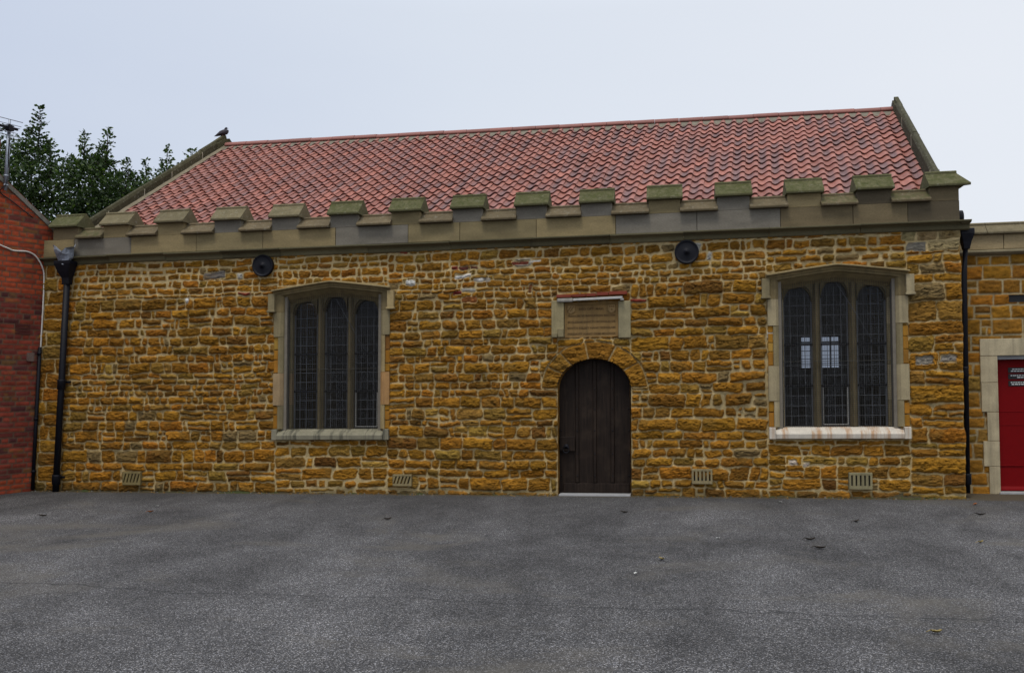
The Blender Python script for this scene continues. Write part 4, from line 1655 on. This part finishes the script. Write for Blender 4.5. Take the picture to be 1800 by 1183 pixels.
b.box(a[0] - .03, a[0] + .05, a[1] - .05, a[1] + .05, a[2] - .04, a[2] + .04)
part('bracket', b, M['iron'], t)
for z in (4.58, 4.72):
    b = MB()
    b.tube([lev(wp(ps, z - .012, .05)), lev(wp(ps, z + .012, .05))], .034, 10)
    part('clamp', b, M['alu'], t)
b = MB()
b.tube(smooth_path([lev(wp(-.705, 5.3, .085)), lev(wp(-.715, 5.0, .083)), lev(wp(-.685, 4.75, .085)), lev(wp(-.735, 4.58, .085)), lev(wp(-.78, 4.47, .03)), lev(wp(-.58, 4.36, .025)), lev(wp(-.25, 4.17, .025))]), .008, 6)
part('aerial_lead', b, M['black_sign'], t)

# ------------------------------------------------------------------ pigeon on the left gable
px, py, pz = -8.752, 4.00, 6.27 + .226
b = MB()


def ring(xx, zz, ry, rz, n=14):
    return [(px + xx, py + ry * math.cos(TAU * k / n), pz + zz + rz * math.sin(TAU * k / n)) for k in range(n)]


b.color(.045, .042, .052)
b.loft([ring(-.175, .025, .018, .004), ring(-.14, .035, .024, .007), ring(-.10, .048, .026, .016), ring(-.06, .066, .044, .038), ring(-.01, .085, .056, .054), ring(.04, .095, .058, .058), ring(.08, .098, .050, .052), ring(.105, .104, .034, .036), ring(.118, .115, .016, .016)])
pg = solo('pigeon', b, M['feather'], 'grey pigeon perched on the left gable apex', 'pigeon', (px, py, pz))
b = MB().color(.05, .05, .065)
b.loft([ring(.03, .125, .030, .024), ring(.048, .148, .030, .026), ring(.060, .166, .026, .024), ring(.078, .172, .022, .021), ring(.094, .170, .012, .012)])
part('head', b, M['feather'], pg)
b = MB().color(.12, .10, .09)
b.loft([ring(.090, .168, .007, .006), ring(.118, .160, .002, .002)])
part('beak', b, M['feather'], pg)
for s in (-1, 1):
    b = MB().color(.06, .052, .058)
    b.loft([[(px + xx, py + s * (yy + w * math.cos(TAU * k / 10)), pz + zz + h * math.sin(TAU * k / 10)) for k in range(10)] for xx, yy, zz, w, h in ((-.15, .022, .032, .004, .006), (-.10, .034, .052, .008, .018), (-.04, .050, .076, .010, .034), (.03, .058, .092, .010, .038), (.07, .050, .096, .006, .022))])
    part('wing', b, M['feather'], pg)
    b = MB().color(.20, .06, .05)
    b.tube([(px + .01, py + s * .022, pz + .05), (px + .012, py + s * .022, pz - .012)], .006, 6)
    for dx in (-.018, .022, .03):
        b.tube([(px + .012, py + s * .022, pz - .008), (px + .012 + dx, py + s * .022 + (dx - .022) * .8, pz - .012)], .004, 5)
    part('foot', b, M['feather'], pg)

# ------------------------------------------------------------------ trees behind
def tree(label, cx, cy, peaks, body, seed, tones, nclump, shoot_leaves, spread):
    """peaks: (x, y, top z, half width) leading shoots; body: list of (x, y, z, rx, ry, rz) leafy masses"""
    r = random.Random(seed)
    t = thing('tree', label, 'tree', (cx, cy, 0), 'trees behind the hall')
    b = MB()
    L = []
    zb = min(q[2] for q in body)
    b.tube([(cx, cy, -.1), (cx + .05, cy, 1.5), (cx - .05, cy, 3.2), (cx, cy, 5)], [.24, .19, .16, .11], 10)

    def leaf(p, s, dirn):
        # a folded leaf of two halves
        d = Vector(dirn).normalized()
        side = d.cross(Vector((r.uniform(-1, 1), r.uniform(-1, 1), r.uniform(-.2, 1))))
        if side.length < .01: side = Vector((1, 0, 0))
        side.normalize()
        up = side.cross(d)
        c = tones[0] if r.random() < .45 else tones[1] if r.random() < .75 else tones[2]
        k = r.uniform(.7, 1.3)
        p = Vector(p)
        a, e = p, p + d * s
        m = p + d * s * .45
        l_, r_ = m + side * s * .36 + up * s * .10, m - side * s * .36 + up * s * .10
        L.append((a, l_, e, r_, (c[0] * k, c[1] * k, c[2] * k, 0)))

    for (x, y, z, rx, ry, rz, n) in body:
        b.tube([(cx, cy, min(z - rz, 4.2)), (x * .6 + cx * .4, y, z - rz * .6), (x, y, z + rz * .4)], [.08, .05, .015], 6)
        for _ in range(n):
            # clump on or in the mass
            th, ph = r.uniform(0, TAU), math.acos(r.uniform(-1, 1))
            q = r.uniform(.45, 1.0)
            c = Vector((x + rx * q * math.sin(ph) * math.cos(th), y + ry * q * math.sin(ph) * math.sin(th), z + rz * q * math.cos(ph)))
            cr = r.uniform(.16, .36)
            for _ in range(r.randint(14, 30)):
                o = Vector((r.gauss(0, 1), r.gauss(0, 1), r.gauss(0, .8))) * cr * .55
                leaf(c + o, r.uniform(.085, .155), o + Vector((r.uniform(-.3, .3), r.uniform(-.3, .3), r.uniform(-.15, .25))))
    for (x, y, ztop, hw, zlow) in peaks:
        pts = [(x + r.uniform(-.1, .1), y, zlow), (x + r.uniform(-.06, .06), y, (zlow + ztop) / 2), (x, y, ztop)]
        b.tube(pts, [.035, .02, .006], 6)
        H_ = ztop - zlow
        n = int(H_ / .085)
        for i in range(n):
            f = i / n
            z = zlow + H_ * f
            w = hw * (1 - f) ** .8 + .06
            for _ in range(r.randint(2, 4)):
                a = r.uniform(0, TAU)
                ln = w * r.uniform(.45, 1.0)
                tip = Vector((x + ln * math.cos(a), y + ln * math.sin(a), z + ln * r.uniform(.3, .8)))
                if ln > .2: b.tube([(x, y, z), tip], [.009, .004], 4)
                m = max(3, int(ln / .05))
                for j in range(m):
                    q = Vector((x, y, z)).lerp(tip, (j + .6) / m)
                    leaf(q, r.uniform(.08, .145), (math.cos(a) + r.uniform(-.9, .9), math.sin(a) + r.uniform(-.9, .9), r.uniform(-.4, .8)))
            leaf((x, y, z), .12, (r.uniform(-1, 1), r.uniform(-1, 1), .8))
    part('trunk', b, M['bark'], t)
    c = MB()
    for (a, l_, e, r_, q) in L:
        c.col = q
        c.add([a, l_, e, r_], [(0, 1, 2), (0, 2, 3)])
    part('crown', c, M['leaf'], t)
    return t


DK = [(.020, .038, .011), (.036, .064, .016), (.085, .125, .030)]
LT = [(.030, .055, .015), (.055, .090, .022), (.11, .15, .04)]
TY = 15
tree('tall dark green leafy tree behind the brick house', -21.6, TY, [(-21.35, TY, 11.3, .55, 9.6), (-22.0, TY + .3, 10.55, .5, 9.0), (-22.9, TY, 10.75, .6, 9.2), (-20.75, TY - .2, 10.0, .5, 8.6)],
     [(-21.6, TY, 8.6, 1.35, 1.3, 1.5, 190), (-22.9, TY, 8.5, 1.2, 1.3, 1.8, 140), (-21.0, TY, 6.9, 1.8, 1.5, 1.7, 190), (-23.6, TY, 6.5, 1.6, 1.5, 1.7, 60)], 3, DK, 0, 0, 0)
tree('dark green tree with two spiky leading shoots beside the left gable', -19.2, TY + .4, [(-19.6, TY, 10.3, .5, 8.9), (-18.74, TY, 10.40, .42, 8.9), (-18.95, TY, 9.75, .5, 8.5), (-18.0, TY, 9.3, .4, 8.0), (-20.1, TY, 9.5, .5, 8.3)],
     [(-19.3, TY, 8.2, 1.15, 1.1, 1.35, 190), (-18.05, TY, 7.8, .85, 1.0, 1.35, 120), (-19.0, TY, 6.5, 1.8, 1.4, 1.5, 170)], 5, DK, 0, 0, 0)
tree('lighter thin-leaved tree just behind the left gable coping', -16.7, TY + 1, [(-17.15, TY + 1, 9.95, .42, 8.2), (-16.2, TY + 1, 9.75, .6, 8.6), (-17.95, TY + 1, 9.5, .5, 7.9), (-16.6, TY + 1, 9.3, .55, 7.9)],
     [(-17.35, TY + 1, 8.1, .95, .9, 1.15, 70), (-16.5, TY + 1, 7.6, 1.1, .9, 1.2, 70), (-16.6, TY + 1, 6.2, 1.5, 1.1, 1.3, 60)], 8, LT, 0, 0, 0)

# ------------------------------------------------------------------ small litter on the yard
def leaf_mesh(name, L, W, curl, seed, col, stalk=True):
    r = random.Random(seed)
    b = MB().color(*col)
    n = 9
    rows = []
    for i in range(n):
        f = i / (n - 1)
        w = W * math.sin(math.pi * (f * .92 + .04)) ** .8
        x = (f - .5) * L
        z = curl * (4 * (f - .5) ** 2) + .006
        rows.append([(x, -w * .5, z + .35 * w + r.uniform(0, .006)), (x, 0, z), (x, w * .5, z + .30 * w + r.uniform(0, .006))])
    A = np.array(rows)
    b.grid(A[..., 0], A[..., 1], A[..., 2])
    if stalk:
        b.tube([(-L / 2, 0, curl + .006), (-L * .8, .01, .008)], .0025, 5)
    return mesh_of(name, b, M['litter'], slope=False)


l1 = leaf_mesh('fallen_leaf', .105, .042, .016, 1, (.035, .026, .018))
l2 = leaf_mesh('fallen_leaf', .07, .035, .015, 2, (.26, .20, .07))
l3 = leaf_mesh('fallen_leaf', .07, .042, .015, 3, (.30, .10, .03))
l4 = leaf_mesh('fallen_leaf', .042, .030, .006, 4, (.50, .50, .47), False)
for me, x, y, a, lab in (
        (l1, 1.29, -3.34, .3, 'dark curled leaf on the asphalt, farther of the pair under the rust-sill window'),
        (l1, 1.31, -3.79, -.2, 'dark curled leaf on the asphalt, nearer of the pair under the rust-sill window'),
        (l1, 1.94, -2.13, .8, 'small dark leaf on the asphalt before the vented wall right'),
        (l1, 3.39, -1.49, -.1, 'long dark leaf on the asphalt near the right drainpipe'),
        (l3, -6.42, -2.10, .5, 'orange-brown leaf lying alone on the left of the yard'),
        (l1, -.58, -1.65, -.5, 'dark leaf on the asphalt right in front of the oak door'),
        (l1, -7.58, -2.54, .2, 'dark leaf on the asphalt at the far left of the yard'),
        (l1, -3.24, -2.43, .9, 'dark leaf on the asphalt left of the door'),
        (l2, 2.82, -3.34, .6, 'yellowish leaf on the right side of the yard'),
        (l2, 1.56, -6.60, .1, 'small yellow leaf on the asphalt nearest the camera at right'),
        (l2, -.11, -4.48, -.9, 'tan leaf in the middle of the yard'),
        (l3, 3.60, -.62, 1.0, 'reddish leaf at the foot of the right drainpipe'),
        (l4, .42, -3.36, .4, 'white paper scrap on the asphalt well right of the door'),
        (l4, -.31, -5.10, 1.2, 'white paper scrap in the middle of the foreground'),
        (l4, 1.32, -.58, -.3, 'white paper scrap close to the wall under the rust-sill window'),
        (l4, -6.64, -1.59, .2, 'white paper scrap beside the orange-brown leaf')):
    o = bpy.data.objects.new('paper_scrap' if me is l4 else 'fallen_leaf', me)
    link(o)
    o.location = (x, y, gz(x) + .002)
    o.rotation_euler = (0, -math.atan(K) * 0, a)
    tag(o, lab, 'scrap' if me is l4 else 'leaf', 'paper scraps on the yard' if me is l4 else 'fallen leaves on the yard')

# soil and grit gathered in the joint between wall and yard
gx = np.linspace(-9.7, 3.72, 1100)
gy = np.linspace(-.20, .0, 13)
GX, GY = np.meshgrid(gx, gy)
t_ = (GY + .20) / .20
wdt = .45 + .55 * fbm(GX * 1.7, GX * 0, 200, 4)
GZ = .055 * np.clip(t_ - (1 - np.clip(wdt, .12, 1)), 0, 1) ** 1.3 * (1 + .9 * fbm(GX * 9, GY * 22, 201, 3)) + .010 * fbm(GX * 30, GY * 40, 203, 2) * t_ - .008
dk = (np.abs(GX - DX) < DA + .03)
GZ = np.where(dk, -.02, GZ)
b = MB()
cols = []
cc = fbm(GX * 4, GY * 9, 205, 4)
for i in range(len(gy) - 1):
    for j in range(len(gx) - 1):
        q = cc[i, j]
        k = 1 + .5 * q
        cols.append((.060 * k, .050 * k, .026 * k, 0) if q < .12 else (.045, .055, .018, 0))
n_ = len(gx)
V_ = np.stack([GX, GY, GZ], -1).reshape(-1, 3).tolist()
b.add(V_, [(i * n_ + j, i * n_ + j + 1, (i + 1) * n_ + j + 1, (i + 1) * n_ + j) for i in range(len(gy) - 1) for j in range(n_ - 1)], True, cols)
r6 = random.Random(9)
for _ in range(420):
    x = r6.uniform(-9.6, 3.7)
    if abs(x - DX) < DA + .05: continue
    y, q = -abs(r6.gauss(0, .07)) - .02, r6.uniform(.006, .019)
    kk = r6.uniform(.5, 1.2)
    b.color(*((.17 * kk, .105 * kk, .035 * kk) if r6.random() < .6 else (.12 * kk, .115 * kk, .10 * kk)))
    P8 = [(x + q * r6.uniform(-1, 1), y + q * r6.uniform(-1, 1), q * r6.uniform(-.2, .9) + .004) for _ in range(3)]
    b.add([(x - q, y, .0), (x + q * .3, y - q, .0), (x + q, y + q * .4, .0), (x + q * .1, y, q * 1.2)], [(0, 1, 3), (1, 2, 3), (2, 0, 3)])
gr = solo('grit', b, M['annex'], 'brown soil and stone grit gathered along the foot of the hall wall', 'grit', (-3, -.1, 0))
gr['kind'] = 'stuff'

# ------------------------------------------------------------------ camera, light, sky
cam = bpy.data.cameras.new('camera')
co = bpy.data.objects.new('camera', cam)
link(co)
co.location = (0, -12.5667, 1.55)
co.rotation_euler = (math.pi / 2 + .04912, 0, .17487)
cam.sensor_width = 36
cam.lens = 36 * 1600 / 1800
cam.clip_end = 600
SC.camera = co

SUN_EL, SUN_AZ = math.radians(66), math.radians(196)      # azimuth clockwise from +Y
w = bpy.data.worlds.new('World')
SC.world = w
w.use_nodes = True
nt = w.node_tree
n = N(nt)
bg = nt.nodes['Background']
sky = n('ShaderNodeTexSky', sky_type='NISHITA')
sky.sun_disc = False
sky.sun_elevation = SUN_EL
sky.sun_rotation = SUN_AZ
sky.air_density = 1.0
sky.dust_density = 4.0
tc = n('ShaderNodeTexCoord').outputs['Generated']
se = n('ShaderNodeSeparateXYZ')
n.l(tc, se.inputs[0])
lr = n.math('ADD', n.math('MULTIPLY', se.outputs['X'], .985), n.math('MULTIPLY', se.outputs['Y'], .174))
cl = n.noise(n.scaled(tc, (1.6, 1.6, 5)), 1.3, 4, .5)
lr = n.math('ADD', lr, n.math('MULTIPLY', n.math('SUBTRACT', cl, .5), .30))
mr = n('ShaderNodeMapRange')
mr.inputs['From Min'].default_value = -.62
mr.inputs['From Max'].default_value = .48
n.l(lr, mr.inputs['Value'])
veil = n.ramp(mr.outputs[0], [(0, (.655, .735, .905)), (.5, (.83, .895, 1.0)), (1, (.95, .99, 1.06))])
zen = n.ramp(se.outputs['Z'], [(.0, 1.0), (.38, 1.0), (1, 1.9)])
veil = n.mix(1, veil, zen, 'MULTIPLY')
veil = n.mix(1, veil, (9.2, 9.2, 9.2), 'MULTIPLY')
n.l(n.mix(.88, sky.outputs[0], veil), bg.inputs['Color'])
bg.inputs['Strength'].default_value = .1

sun = bpy.data.lights.new('overcast_sun', 'SUN')
sun.energy = 1.6
sun.angle = math.radians(14)
sun.color = (1.0, .94, .84)
so = bpy.data.objects.new('overcast_sun', sun)
link(so)
d = Vector((math.sin(SUN_AZ) * math.cos(SUN_EL), math.cos(SUN_AZ) * math.cos(SUN_EL), math.sin(SUN_EL)))
so.rotation_euler = (-d).to_track_quat('-Z', 'Y').to_euler()
so.location = d * 60

SC.view_settings.view_transform = 'Standard'
SC.view_settings.look = 'None'
SC.view_settings.exposure = 0
SC.view_settings.gamma = 1
SC.cycles.max_bounces = 6
SC.cycles.transparent_max_bounces = 12
